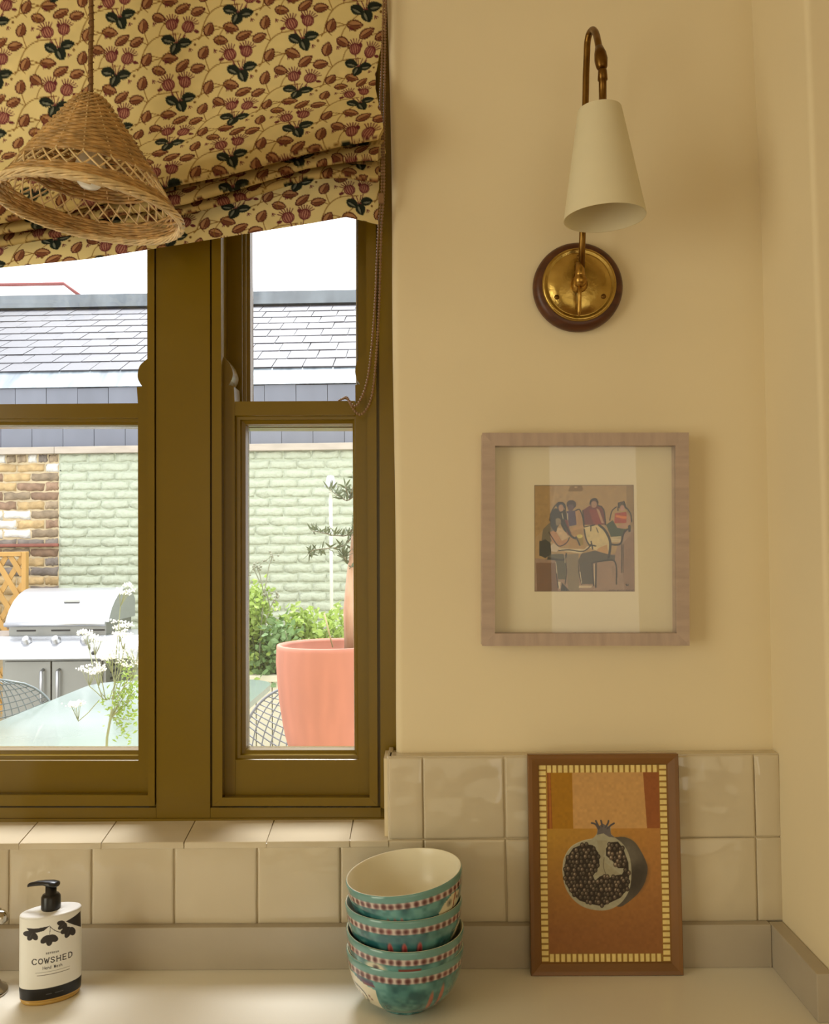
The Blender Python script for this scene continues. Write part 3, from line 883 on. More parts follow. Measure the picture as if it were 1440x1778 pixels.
pts = [apex.lerp(top, q / 14) + Vector((.0008 * math.sin(q * 2), 0, 0)) for q in range(15)]
m.tube(pts, .0033, 8)
tw = [apex.lerp(top, q / 200) + Vector((.0034 * math.cos(q * 1.1), .0034 * math.sin(q * 1.1), 0)) for q in range(201)]
m.tube(tw, .0012, 5)
m.build('twisted_cord', mat('brown_silk_cord', lin(120, 84, 44), rough=.6), pend)
m = MB(); zt_ = apex.z - .004
m.lathe([(.0001, 0), (.013, 0), (.014, -.02), (.013, -.052), (.009, -.055), (.0001, -.055)], 20, Matrix.Translation((apex.x, apex.y, apex.z - .012)))
hold = m.build('bulb_holder', brass, pend)
m = MB(); m.lathe([(.0001, .0), (.012, 0), (.013, -.012), (.019, -.024), (.0225, -.037), (.020, -.049), (.012, -.058), (.0001, -.061)], 24, Matrix.Translation((apex.x, apex.y, apex.z - .067)))
m.build('bulb', mat('opal_bulb', lin(245, 242, 232), rough=.2), pend)

# ------------------------------------------------------------------ wall sconce
sc_ = empty('wall_sconce', P(1002, 501, 0))
tag(sc_, 'aged brass swan-neck wall light with ivory cone shade, left cold', 'wall lamp')
sc_['label'] = 'aged brass swan-neck wall light with an ivory cone shade on a round wood mount'
def disc_mat(c): return Matrix.Translation(c) @ Matrix.Rotation(PI / 2, 4, 'X')      # lathe z -> -Y
wood_d = mat('dark_stained_wood', lin(84, 46, 24), rough=.38, var=.25, vscale=9, stretch=(1, 1, 12), spec=.4)
c0 = P(1002, 501.5, -.002)
m = MB(); m.lathe([(.0001, .0), (.0715, 0), (.0725, .004), (.072, .012), (.068, .019), (.062, .0215), (.0001, .0215)], 64, disc_mat(c0)); m.build('wood_mount', wood_d, sc_)
m = MB(); pc = c0 + Vector((0, -.0215, 0))
prof = [(.0595, 0), (.0597, .003), (.0575, .0055), (.054, .0058), (.052, .004), (.050, .0042), (.047, .0075), (.03, .0105), (.012, .0125), (.0001, .0127)]
m.lathe([(.0001, 0)] + prof, 64, disc_mat(pc))
bp_ = m.build('backplate', mat('hammered_brass', lin(160, 130, 62), rough=.24, metal=1.0, col2=lin(196, 166, 96), vscale=22, bump=.5, bscale=26, bdist=.004), sc_)
for a in (90, 210, 330):
    m = MB(); m.ball(pc + Vector((.043 * math.cos(math.radians(a)), -.0085, .043 * math.sin(math.radians(a)))), .0042, 10, 6, (1, .5, 1)); m.build('screw', brass_dark, bp_)
kn = P(1008, 487, -.058)
m = MB(); m.lathe([(.0001, 0), (.0135, 0), (.0135, .004), (.009, .008), (.0065, .010), (.0065, .024), (.0001, .024)], 24, disc_mat(P(1005.5, 495, -.033)))
m.ball(kn, .0105, 20, 12); m.build('knuckle', brass, sc_)
m = MB()
m.lathe([(.0001, 0), (.0075, 0), (.0078, .004), (.0068, .022), (.0001, .022)], 16, Matrix.Translation(kn + Vector((0, 0, .006))))
m.tube([kn + Vector((-.0015, -.0, -.006)), P(1007, 515, -.056), P(1006, 540, -.05), P(1006, 549, -.05)], [.0033, .003, .0035, .0015], 10)
m.build('socket_and_pin', brass, sc_)
arm = [(1009.5, 478, -.058), (1012, 400, -.066), (1014.5, 300, -.074), (1016.5, 200, -.082), (1018, 130, -.087), (1019.5, 92, -.090)]
arm_pts = [P(*a) for a in arm]
hook = [(1019.5, 92, -.090), (1020.5, 72, -.093), (1024, 58, -.100), (1029.5, 52, -.112), (1035, 58, -.128), (1038.5, 72, -.142), (1041, 86, -.150)]
hq = bez([(a_, b_) for a_, b_, c_ in hook], 5); hp = [P(a_, b_, float(np.interp(i / 5, range(len(hook)), [h[2] for h in hook]))) for i, (a_, b_) in enumerate(hq)]
m = MB(); m.tube(arm_pts + hp[1:], .0051, 14); m.build('arm', brass_dark, sc_)
m = MB(); kk = [P(1040.5, 82, -.148), P(1042.5, 93, -.151), P(1044, 104, -.153), P(1045.5, 116, -.154), P(1046, 121, -.154)]
m.tube(kk, [.0058, .0088, .0098, .0082, .006], 16); m.build('joint', brass_dark, sc_)
m = MB()
tp = P(1047.5, 184, -.155); tz = P(1046.5, 120, -.155)
m.tube([tz, P(1046.5, 123, -.155), P(1046.8, 139, -.155), P(1046.8, 140, -.155), P(1047, 173, -.155), P(1047.2, 177, -.155), P(1047.3, 183, -.155)], [.0055, .0066, .0072, .0056, .0056, .0070, .0135], 18)
m.build('stem', brass_dark, sc_)
# shade
tc_ = P(1047.5, 191, -.155); bc_ = P(1050.5, 379, -.155)
r1, r2 = .0318, .0595
axis = (tc_ - bc_).normalized()
q = axis.to_track_quat('Z', 'Y').to_matrix().to_4x4(); q = Matrix.Rotation(math.radians(-1.8), 4, 'Y') @ q
L = (tc_ - bc_).length
m = MB(); th_ = .0011
m.lathe([(r2, 0), (r1, L), (r1 - .002, L + .0008), (.009, L + .0008), (.009, L - .0002), (r1 - .002 - th_, L - .0004), (r2 - th_, 0)], 72, Matrix.Translation(bc_) @ q, close=True)
shade_m = mat('ivory_card_shade', lin(240, 230, 198), rough=.6, transl=.18, var=.01, vscale=30)
m.build('shade', shade_m, sc_).data.set_sharp_from_angle(angle=math.radians(40))

# ------------------------------------------------------------------ framed drawing (box frame on the wall)
fr = empty('picture_frame', P(1017, 1121, 0))
tag(fr, 'square washed-wood box frame with a cafe drawing, hung below the wall light', 'picture frame')
YFf = -.034
fw = mat('limed_wood', lin(184, 162, 148), rough=.6, var=.10, vscale=14, stretch=(1, 1, 6), bump=.15, bscale=70)
fwh = mat('limed_wood_across', lin(184, 162, 148), rough=.6, var=.10, vscale=14, stretch=(6, 1, 1), bump=.15, bscale=70)
O = [(838, 751.5), (1196.5, 751), (1198, 1121), (837.5, 1121.5)]; I = [(860, 774), (1173.5, 773.5), (1175.5, 1099.5), (859.5, 1100)]
for k, (nm, mt) in enumerate((('top', fwh), ('right', fw), ('bottom', fwh), ('left', fw))):
    a, b = k, (k + 1) % 4
    m = MB(); m.qbox([O[a], O[b], I[b], I[a]], YFf, -.001); m.build('frame_side', mt, fr, bevel=.0008, fixn=True)
cen = Vector((P(1017, 936, YFf).x, 0, P(1017, 936, YFf).z))
ym = -.010
def mat_quad(pts, Y): return [P(px, py, Y) for px, py in pts]
inn = [P(px, py, YFf) for px, py in I]
m = MB(); m.prism([Vector((p.x, ym, p.z)) for p in inn], (0, .007, 0))
mount = m.build('mount', mat('cream_mount_card', lin(232, 220, 190), rough=.8), fr, fixn=True)
m = MB(); m.prism([Vector((p.x, YFf + .004, p.z)) for p in inn], (0, .0015, 0)); m.build('glass', glass, fr, fixn=True)
a = Canvas(55, 95, 1382, 1497, 700, 740, (176, 144, 98))
a.poly([(55, 95), (330, 95), (260, 600), (55, 800)], (168, 134, 80))
a.poly([(1285, 95), (1382, 95), (1382, 700), (1285, 640)], (150, 122, 82))
a.poly([(55, 1060), (55, 1497), (1382, 1497), (1382, 680), (1210, 700), (1130, 1000), (700, 1100), (480, 1000), (300, 1080)], (158, 128, 108))
a.poly([(75, 1120), (330, 1120), (370, 1497), (90, 1497)], (120, 84, 60))
a.poly([(480, 1010), (640, 1000), (650, 1497), (500, 1497)], (136, 120, 96))
a.poly([(1200, 900), (1382, 700), (1382, 1497), (1250, 1497)], (146, 114, 94))
a.poly([(510, 178), (530, 115), (600, 92), (680, 100), (712, 140), (690, 178)], (130, 98, 44)); a.ell(612, 122, 22, 12, (176, 144, 98))
# people round a table
a.poly([(150, 820), (170, 680), (260, 590), (330, 640), (330, 800), (250, 860)], (112, 100, 78))
a.poly([(260, 480), (330, 400), (470, 420), (500, 560), (540, 760), (450, 700), (400, 600), (330, 700), (280, 600)], (32, 26, 28))
a.ell(405, 370, 62, 50, (46, 44, 62), .6); a.ell(412, 398, 34, 48, (176, 136, 112)); a.ell(365, 580, 44, 50, (140, 122, 96), .4)
a.poly([(265, 560), (330, 500), (350, 660), (320, 700), (270, 640)], (30, 26, 24))
a.ell(550, 352, 64, 60, (66, 48, 54)); a.ell(540, 395, 40, 46, (96, 70, 84))
a.poly([(480, 440), (610, 430), (620, 620), (520, 640)], (74, 58, 92)); a.poly([(600, 440), (650, 415), (700, 500), (710, 640), (620, 640)], (180, 138, 94))
a.poly([(430, 540), (500, 560), (520, 680), (560, 740), (500, 760)], (118, 46, 50))
a.poly([(700, 430), (790, 370), (960, 370), (1000, 500), (1005, 620), (715, 620)], (108, 34, 34)); a.poly([(780, 420), (900, 420), (950, 620), (850, 620)], (142, 48, 42))
a.ell(852, 330, 58, 60, (78, 36, 34)); a.ell(852, 352, 38, 46, (170, 130, 108)); a.poly([(880, 400), (920, 420), (985, 600), (950, 600)], (184, 140, 112))
a.poly([(1130, 470), (1280, 450), (1310, 600), (1120, 600)], (170, 60, 36)); a.poly([(1140, 490), (1290, 510), (1290, 550), (1140, 520)], (216, 122, 52))
a.ell(1225, 365, 52, 52, (76, 56, 38)); a.ell(1228, 400, 30, 40, (182, 136, 120)); a.poly([(1290, 450), (1350, 560), (1310, 640), (1180, 690), (1110, 660), (1280, 590)], (180, 136, 108))
a.poly([(1010, 620), (1100, 560), (1160, 660), (1280, 680), (1200, 800), (1090, 820), (1050, 720)], (52, 66, 34)); a.poly([(1060, 780), (1210, 770), (1200, 850), (1080, 850)], (196, 178, 140))
a.poly([(250, 720), (330, 690), (420, 830), (520, 800), (500, 880), (380, 920), (290, 840)], (186, 132, 88))
a.poly([(340, 700), (420, 660), (520, 780), (420, 830)], (204, 174, 134)); a.poly([(270, 900), (310, 860), (390, 920), (350, 980), (270, 965)], (204, 186, 160))
a.poly([(500, 820), (560, 700), (680, 650), (740, 960), (520, 950)], (178, 138, 84)); a.poly([(540, 660), (700, 620), (720, 650), (560, 700)], (190, 146, 98))
a.poly([(620, 770), (700, 770), (705, 890), (640, 890)], (150, 126, 46)); a.ell(660, 770, 38, 26, (214, 200, 110)); a.ell(378, 680, 24, 22, (206, 180, 142))
a.poly([(720, 650), (850, 620), (960, 640), (1060, 820), (1060, 1000), (960, 1010), (880, 960), (780, 920)], (214, 194, 142)); a.poly([(900, 930), (1020, 880), (1040, 1010), (880, 970)], (200, 154, 98))
a.poly([(630, 1100), (680, 1000), (860, 960), (1040, 1010), (1130, 1020), (1120, 1090), (830, 1120), (830, 1400), (680, 1400), (650, 1150)], (82, 72, 60))
a.poly([(240, 1010), (440, 1000), (470, 1100), (470, 1340), (370, 1340), (340, 1090), (220, 1080)], (86, 80, 62))
a.poly([(120, 840), (200, 810), (270, 860), (280, 1000), (200, 1060), (120, 1020)], (40, 38, 28))
a.poly([(380, 930), (720, 940), (760, 900), (780, 920), (680, 1000), (390, 960)], (214, 196, 156))
a.poly([(650, 1420), (820, 1420), (810, 1450), (640, 1450)], (206, 186, 156)); a.poly([(420, 1380), (520, 1490), (400, 1490)], (40, 34, 30)); a.poly([(365, 1370), (400, 1370), (395, 1460), (365, 1460)], (206, 190, 160))
ink = (28, 20, 18)
for pts, wd in [([(260, 560), (290, 440), (350, 350), (420, 325), (465, 360), (470, 430)], 12), ([(270, 560), (330, 700), (350, 660)], 16), ([(250, 720), (300, 800), (380, 900), (480, 860), (520, 790)], 10),
                ([(420, 480), (470, 620), (540, 760), (600, 800)], 22), ([(610, 430), (660, 420), (700, 520), (715, 640)], 12), ([(700, 430), (720, 620)], 10), ([(900, 360), (980, 420), (1005, 620)], 12),
                ([(720, 650), (860, 620), (800, 640)], 9), ([(720, 680), (740, 800), (790, 900)], 14), ([(920, 625), (1000, 700), (1060, 830), (1060, 950), (1040, 1050)], 24),
                ([(380, 960), (520, 950), (700, 970), (800, 900)], 11), ([(780, 880), (870, 900)], 13), ([(810, 840), (830, 940)], 13), ([(1070, 860), (1090, 880), (1200, 870), (1240, 740), (1290, 680)], 18), ([(1220, 880), (1210, 1250)], 9), ([(1240, 880), (1230, 1250)], 6),
                ([(830, 1120), (880, 1110), (1120, 1100), (1140, 1400)], 13), ([(875, 1130), (868, 1440)], 14), ([(820, 1130), (830, 1290), (840, 1420)], 12), ([(340, 1090), (350, 1300), (370, 1450)], 10), ([(470, 1080), (480, 1250), (460, 1400)], 9),
                ([(1060, 560), (1090, 440), (1150, 385)], 11), ([(1290, 400), (1340, 480), (1350, 580)], 12), ([(1180, 330), (1170, 430)], 12), ([(1250, 310), (1280, 410)], 12), ([(640, 1150), (650, 1280), (680, 1400)], 9),
                ([(240, 1060), (440, 1080), (480, 1000)], 16), ([(610, 780), (660, 890)], 14), ([(800, 340), (820, 290), (880, 280), (905, 330)], 14), ([(1320, 640), (1320, 700)], 26), ([(810, 640), (805, 700)], 10), ([(880, 660), (905, 720)], 8)]:
    a.curve(pts, wd * 1.3, ink, n=5)
for k in range(9): a.line([(130 + 14 * k, 830 + 10 * (k % 3)), (120 + 16 * k, 1030)], 6, (20, 18, 14))
for pts in ([(340, 1110), (352, 1260)], [(660, 1240), (680, 1390)], [(850, 1140), (850, 1400)], [(460, 1040), (462, 1120)], [(745, 690), (790, 640)], [(1090, 810), (1200, 820)], [(500, 470), (500, 550)], [(440, 540), (425, 470)]):
    a.line(pts, 9, (216, 200, 166))
x = 1010
for k in range(26):                                             # signature along the foot of the sheet
    a.line([(x, 1488 + 6 * math.sin(k * 2.3)), (x + 9, 1478 + 7 * math.sin(k * 1.7 + 1))], 6, ink); x += 13 if k % 8 else 24
a.line([(1262, 1400), (1272, 1420), (1278, 1398), (1284, 1424), (1300, 1400), (1300, 1426)], 7, ink)
a.line([(55, 97), (1382, 97)], 10, (110, 88, 60)); a.line([(58, 95), (58, 1497)], 8, (120, 96, 64)); a.line([(1378, 95), (1378, 1497)], 8, (136, 106, 72)); a.line([(55, 1492), (1382, 1492)], 10, (120, 92, 66))
a.a *= (1 + a.noise_tint(.03, 40, 5))[..., None]
def flat_print(name, canvas, tl, tr, br, bl_, nu, nv, material, parent, smap=None):
    u, v = np.meshgrid(np.linspace(0, 1, nu), np.linspace(0, 1, nv))
    tl, tr, br, bl_ = [np.array(q) for q in (tl, tr, br, bl_)]
    pos = (tl * ((1 - u) * (1 - v))[..., None] + tr * (u * (1 - v))[..., None] + br * (u * v)[..., None] + bl_ * ((1 - u) * v)[..., None])
    x = canvas.x0 + u * (canvas.x1 - canvas.x0); y = canvas.y0 + v * (canvas.y1 - canvas.y0)
    return grid_mesh(name, pos, canvas.sample(x, y), material, parent, smooth=False, flip=True)
ya = ym - .0006
flat_print('drawing', a, P(928, 842.5, ya), P(1100.5, 842, ya), P(1102.5, 1027, ya), P(928.5, 1027, ya), 260, 280, mat_print('gouache_on_paper', rough=.8), fr)

# ------------------------------------------------------------------ pomegranate picture leaning on the tiles
pf = empty('picture_frame', P(1054, 1681, -.065))
tag(pf, 'brown wooden frame with a pomegranate print, leaning on the tiles', 'picture frame')
gap = .0006
yb_, yt_ = EYE.y + 1.3795, YT - .0175                 # front face: foot and head
BL = P(922.5, 1681.5, yb_); BR = P(1187.5, 1680.5, yb_); TL = P(917, 1311, yt_); TR = P(1178.5, 1309.5, yt_)
BL.z = BR.z = CT + .0006
nrm = (BR - BL).cross(TL - BL).normalized()            # pointing to -Y
if nrm.y > 0: nrm = -nrm
def onf(u, v, h=0.0): return (TL * (1 - u) + TR * u) * (1 - v) + (BL * (1 - u) + BR * u) * v + nrm * h
fu, fv = .075, .0525
walnut = mat('brown_oak_frame', lin(124, 84, 40), rough=.42, var=.22, vscale=10, stretch=(3, 1, .35), bump=.1, bscale=60)
walnut_h = mat('brown_oak_frame_across', lin(124, 84, 40), rough=.42, var=.22, vscale=10, stretch=(.35, 1, 3), bump=.1, bscale=60)
co = [(0, 0), (1, 0), (1, 1), (0, 1)]; ci_ = [(fu, fv), (1 - fu, fv), (1 - fu, 1 - fv), (fu, 1 - fv)]
for k in range(4):
    a1, b1 = co[k], co[(k + 1) % 4]; a2, b2 = ci_[k], ci_[(k + 1) % 4]
    m = MB()
    lip = lambda c, i, f: (c[0] + (i[0] - c[0]) * f, c[1] + (i[1] - c[1]) * f)
    sec = [(0, -.014), (0, -.001), (.06, 0), (.35, -.001), (.9, -.0055), (1.0, -.008), (1.0, -.014)]
    vs = [onf(*lip(a1, a2, f), h) for f, h in sec] + [onf(*lip(b1, b2, f), h) for f, h in sec]; n = len(sec)
    m.add(vs, [(i, (i + 1) % n, (i + 1) % n + n, i + n) for i in range(n)] + [tuple(range(n - 1, -1, -1)), tuple(range(n, 2 * n))])
    m.build('frame_side', walnut_h if k % 2 == 0 else walnut, pf, fixn=True)
m = MB(); m.prism([onf(fu * .9, fv * .9, -.0135), onf(1 - fu * .9, fv * .9, -.0135), onf(1 - fu * .9, 1 - fv * .9, -.0135), onf(fu * .9, 1 - fv * .9, -.0135)], nrm * .003); m.build('backing', grout, pf, fixn=True)
b = Canvas(0, 0, 1000, 1415, 620, 880, (186, 130, 62))
def q2(x, y):                                          # zoomed-photo coordinates to sheet coordinates
    v = (y - 190) / 1415; xl = 152 + 26 * v; xr_ = 1127 + 36 * v
    return ((x - xl) / (xr_ - xl) * 1000, v * 1415)
def bp(pts, col, al=1): b.poly([q2(*p) for p in pts], col, al)
def bl_(pts, wd, col, n=6): b.curve([q2(*p) for p in pts], wd, col, n=n)
def be(x, y, rx, ry, col, rot=0, al=1, soft=None): b.ell(*q2(x, y), rx, ry, col, rot, al, soft)
# graded ground: ochre left, orange right, darker to the foot
jj, ii = np.mgrid[0:b.h, 0:b.w]; v = jj / b.h; u = ii / b.w
g1 = np.array((180, 136, 48)); g2 = np.array((182, 126, 66)); g3 = np.array((148, 98, 54))
gr = g1 * (1 - u)[..., None] + g2 * u[..., None]
k = np.clip((v - .35) / .5, 0, 1)[..., None]
b.a[:] = gr * (1 - k) + g3 * k
bp([(220, 240), (1075, 240), (1078, 655), (225, 655)], (200, 154, 96))
bp([(220, 240), (410, 240), (420, 655), (225, 655)], (168, 118, 24)); bp([(220, 240), (246, 240), (262, 655), (225, 655)], (140, 76, 28)); bp([(228, 240), (244, 240), (256, 655), (240, 655)], (170, 104, 40))
bp([(948, 240), (1078, 240), (1082, 655), (980, 655)], (150, 88, 44))
# fruit
bp(bez([(700, 722), (800, 716), (880, 748), (935, 820), (975, 900), (984, 960), (955, 1060), (880, 1150), (760, 1215), (700, 1100)], 5), (88, 80, 70))
be(845, 840, 70, 110, (108, 100, 88), -.5, .8, .9); be(900, 1010, 70, 110, (62, 54, 46), .5, .8, .9)
rind = [(337, 960), (350, 870), (400, 790), (480, 745), (560, 728), (600, 690), (612, 640), (700, 640), (705, 690), (740, 722), (800, 770), (845, 850), (862, 960), (850, 1080), (800, 1170), (720, 1225), (620, 1240), (500, 1215), (410, 1150), (355, 1060)]
bp(bez(rind + rind[:1], 4), (166, 160, 138))
bp([(600, 700), (610, 640), (645, 620), (700, 650), (708, 700), (740, 722), (690, 715), (650, 690)], (104, 98, 100))
for p in ([(612, 660), (590, 625), (560, 615)], [(618, 650), (602, 620), (592, 600)], [(640, 640), (634, 610), (630, 598)], [(665, 645), (682, 620), (688, 600)], [(680, 655), (706, 632), (730, 618)]): bl_(p, 13, (84, 78, 82))
chs = [[(350, 960), (365, 870), (420, 795), (500, 765), (570, 775), (612, 830), (620, 900), (600, 960), (570, 990), (585, 1030), (620, 1000), (670, 980), (690, 1010), (740, 990), (790, 985), (815, 940), (760, 940), (720, 890), (670, 850), (668, 800), (700, 755), (760, 750), (800, 800), (838, 900), (845, 1000), (830, 1090), (780, 1150), (700, 1185), (640, 1210), (560, 1195), (470, 1170), (400, 1110), (360, 1040)]]
bp(chs[0], (52, 42, 34))
bp([(600, 740), (680, 740), (655, 850), (665, 900), (720, 940), (780, 985), (690, 1000), (620, 985), (575, 1000), (610, 950), (625, 900)], (158, 150, 126))
rr = random.Random(4)
def inpoly(x, y, pts):
    c = False
    for i in range(len(pts)):
        x1, y1 = pts[i]; x2, y2 = pts[(i + 1) % len(pts)]
        if (y1 > y) != (y2 > y) and x < (x2 - x1) * (y - y1) / (y2 - y1) + x1: c = not c
    return c
wh = [(600, 740), (680, 740), (655, 850), (665, 900), (720, 940), (780, 985), (690, 1000), (620, 985), (575, 1000), (610, 950), (625, 900)]
y = 745
while y < 1215:
    x = 340 + (16 if int((y - 745) / 29) % 2 else 0)
    while x < 860:
        xx, yy = x + rr.uniform(-8, 8), y + rr.uniform(-7, 7)
        if inpoly(xx, yy, chs[0]) and not inpoly(xx, yy, wh):
            dk = rr.uniform(0, 1) * (1.2 if xx > 640 and yy < 950 else .8)
            be(xx, yy, 16, 18, (40, 32, 26)); be(xx, yy, 11 + 3 * dk, 13 + 3 * dk, (74 + 34 * dk, 64 + 26 * dk, 54 + 22 * dk)); be(xx - 3, yy - 4, 3 + 3 * dk, 4 + 3 * dk, (120 + 80 * dk, 108 + 76 * dk, 92 + 70 * dk), al=.8)
        x += 33
    y += 29
bl_([(655, 860), (650, 930), (670, 985)], 5, (110, 100, 82)); bl_([(340, 960), (352, 870), (402, 790), (480, 748), (560, 730)], 6, (190, 182, 158))
# striped border
cream_ = (232, 208, 136); brd = (128, 92, 40)
S = 63
b.poly([(0, 0), (1000, 0), (1000, 1415), (0, 1415)], brd, 0)
for (x0, y0, x1, y1) in ((0, 0, 1000, S - 4), (0, 1415 - S, 1000, 1415), (0, 0, S, 1415), (1000 - S, 0, 1000, 1415)): b.poly([(x0, y0), (x1, y0), (x1, y1), (x0, y1)], (150, 112, 50))
for k in range(20):
    x = S + 6 + k * (1000 - 2 * S - 6) / 20
    for y0 in (3, 1415 - S + 3): b.poly([(x, y0), (x + 29, y0), (x + 29, y0 + S - 8), (x, y0 + S - 8)], cream_)
for k in range(33):
    y = 4 + k * 1415 / 33
    for x0 in (3, 1000 - S + 5): b.poly([(x0, y), (x0 + S - 8, y), (x0 + S - 8, y + 30), (x0, y + 30)], cream_)
b.a *= (1 + b.noise_tint(.02, 50, 9))[..., None]
flat_print('print_sheet', b, onf(fu * .95, fv * .95, -.0085), onf(1 - fu * .95, fv * .95, -.0085), onf(1 - fu * .95, 1 - fv * .95, -.0085), onf(fu * .95, 1 - fv * .95, -.0085), 330, 470, mat_print('matt_print', rough=.55), pf)

# ------------------------------------------------------------------ bowls
BR_ = .0845
def bowl(cx, cy, z, roll, pitch, label, deco, seed):
    """roll tips the left side down, pitch tips the near side down (degrees)"""
    o = empty('bowl', (cx, cy, z), (math.radians(pitch), math.radians(roll), 0))
    tag(o, label, 'bowl', 'hand-painted turquoise bowls in one stack')
    prof = [(.036, 0.0), (.039, .002), (.0395, .006), (.050, .010), (.062, .019), (.0715, .031), (.078, .045), (.0820, .060), (.0845, .0800), (.0843, .0822), (.0833, .0829), (.0822, .0828)]
    # arc length down from the rim
    pr = prof[::-1]; fine = []
    for (ra, za), (rb, zb2) in zip(pr, pr[1:]):
        n = max(1, int(math.hypot(ra - rb, za - zb2) / .0016))
        for q in range(n): fine.append((ra + (rb - ra) * q / n, za + (zb2 - za) * q / n))
    fine.append(pr[-1])
    fine = np.array(fine)
    # smooth the outline
    for _ in range(3): fine[1:-1] = (fine[:-2] + 2 * fine[1:-1] + fine[2:]) / 4
    s = np.concatenate([[0], np.cumsum(np.hypot(*np.diff(fine, axis=0).T))]) - .0035
    nu = 420
    cv = Canvas(-PI, -.004, PI, .112, 1500, 340, (62, 128, 118))
    n1 = cv.noise_tint(1, 34, seed); n2 = cv.noise_tint(1, 90, seed + 1)
    f = np.clip(.5 + .35 * n1 + .18 * n2, 0, 1)[..., None]
    cv.a[:] = np.array((32, 90, 96)) * (1 - f) + np.array((98, 156, 154)) * f
    r = random.Random(seed)
    for _ in range(70):                                     # brush sweeps
        t0 = r.uniform(-PI, PI); y0 = r.uniform(.03, .1); dn = r.random() < .5
        col = (44, 104, 104) if dn else (128, 178, 160)
        px_ = [(t0 + k * .07, y0 + .006 * math.sin(k * .9 + seed)) for k in range(5)]
        cv_line = [(a_, b_) for a_, b_ in px_]
        for (xa, ya_), (xb, yb2) in zip(cv_line, cv_line[1:]):
            cv.ell((xa + xb) / 2, (ya_ + yb2) / 2, .05, .0022, col, 0, .35, .8)
    deco(cv)
    # rim band
    for (y0, y1, c_) in ((-.004, .0075, (104, 150, 146)),): cv.poly([(-PI, y0), (PI, y0), (PI, y1), (-PI, y1)], c_)
    cv.poly([(-PI, .0078), (PI, .0078), (PI, .0165), (-PI, .0165)], (206, 190, 184))
    nd = 46
    for k in range(nd):
        t = -PI + (k + .5) * 2 * PI / nd
        cv.ell(t + r.uniform(-.01, .01), .0122 + r.uniform(-.0003, .0003), .044 * r.uniform(.85, 1.1), .0037 * r.uniform(.85, 1.12), (78, 34, 36) if r.random() < .8 else (112, 52, 56))
        cv.ell(t + .012, .0116, .016, .0012, (126, 78, 80), 0, .5)
    th = np.linspace(0, 2 * PI, nu, endpoint=False)
    pos = np.empty((len(fine), nu, 3)); col = np.empty((len(fine), nu, 3))
    pos[..., 0] = fine[:, 0:1] * np.sin(th)[None]; pos[..., 1] = -fine[:, 0:1] * np.cos(th)[None]; pos[..., 2] = fine[:, 1:2]
    tt_ = (th + PI) % (2 * PI) - PI
    col = cv.sample(np.broadcast_to(tt_[None], (len(fine), nu)), np.broadcast_to(s[:, None], (len(fine), nu)))
    g = grid_mesh('painted_outside', pos, col, mat_print('painted_majolica', rough=.16, coat=.6, spec=.5), None, wrap=True); g.parent = o
    m = MB()
    m.lathe([(.0829, .0826), (.0824, .08285), (.0816, .0824), (.0810, .081), (.0790, .0700), (.0735, .045), (.062, .026), (.045, .014), (.02, .010), (.0001, .0095)], 72, cap=False)
    m.build('white_inside', mat('cream_glaze', lin(236, 228, 204), rough=.25, spec=.4), o, local=True)
    m = MB(); m.lathe([(.0362, .0002), (.034, .0), (.032, .004), (.0001, .005)], 48); m.build('foot', mat('bare_clay', lin(190, 160, 130), rough=.8), o, local=True)
    return o
PINK = (188, 96, 96)
def ln(cv, pts, wd, col):
    for (xa, ya_), (xb, yb2) in zip(pts, pts[1:]):
        n = max(2, int(math.hypot((xa - xb) * .08, ya_ - yb2) / (wd * .4)))
        for q in range(n + 1): cv.ell(xa + (xb - xa) * q / n, ya_ + (yb2 - ya_) * q / n, wd / .16, wd / 2, col)
def fish(cv, t, y, s_, f=1):
    cv.poly([(t - .34 * s_ * f, y + .006), (t - .2 * s_ * f, y - .006), (t, y - .013), (t + .3 * f * s_, y - .012), (t + .3 * f * s_, y + .012), (t, y + .011), (t - .28 * s_ * f, y + .012)], (214, 206, 176))
    cv.ell(t - .05 * f, y - .002, .055, .0042, (60, 60, 58)); cv.ell(t - .05 * f, y - .002, .042, .0031, (206, 198, 168)); cv.ell(t - .05 * f, y - .002, .018, .0015, (40, 40, 40))
    ln(cv, [(t + .12 * f, y - .012), (t + .09 * f, y), (t + .1 * f, y + .01)], .0012, (140, 50, 44))
    for k in range(4): cv.ell(t + (.17 + .05 * k) * f, y - .004 + .002 * (k % 2), .016, .0013, (70, 34, 38))
def d1(cv):
    fish(cv, .92, .031, .9)
    for k in range(3): cv.ell(-.30 + .12 * k, .040, .035, .010, PINK, 0, .7)
def d2(cv):
    fish(cv, 1.35, .034, .9)
    cv.ell(-.02, .026, .5, .009, (70, 110, 128), 0, .5, .5)
    for t in (-.22, .03, .30): cv.ell(t, .045, .055, .016, (190, 104, 100)); cv.ell(t + .012, .045, .028, .013, (166, 70, 72)); cv.ell(t - .05, .045, .012, .016, (70, 60, 76), 0, .6)
    cv.ell(-1.25, .03, .10, .013, (214, 206, 190)); ln(cv, [(-1.35, .018), (-1.2, .034), (-1.1, .046)], .003, (76, 36, 44))
def d3(cv):
    cv.ell(-.5, .024, .2, .008, (206, 200, 176)); cv.ell(-.48, .024, .05, .004, (60, 40, 40)); cv.poly([(-.08, .021), (.3, .021), (.3, .027), (-.08, .027)], (116, 48, 44))
    cv.ell(-1.3, .03, .1, .013, (214, 206, 190))
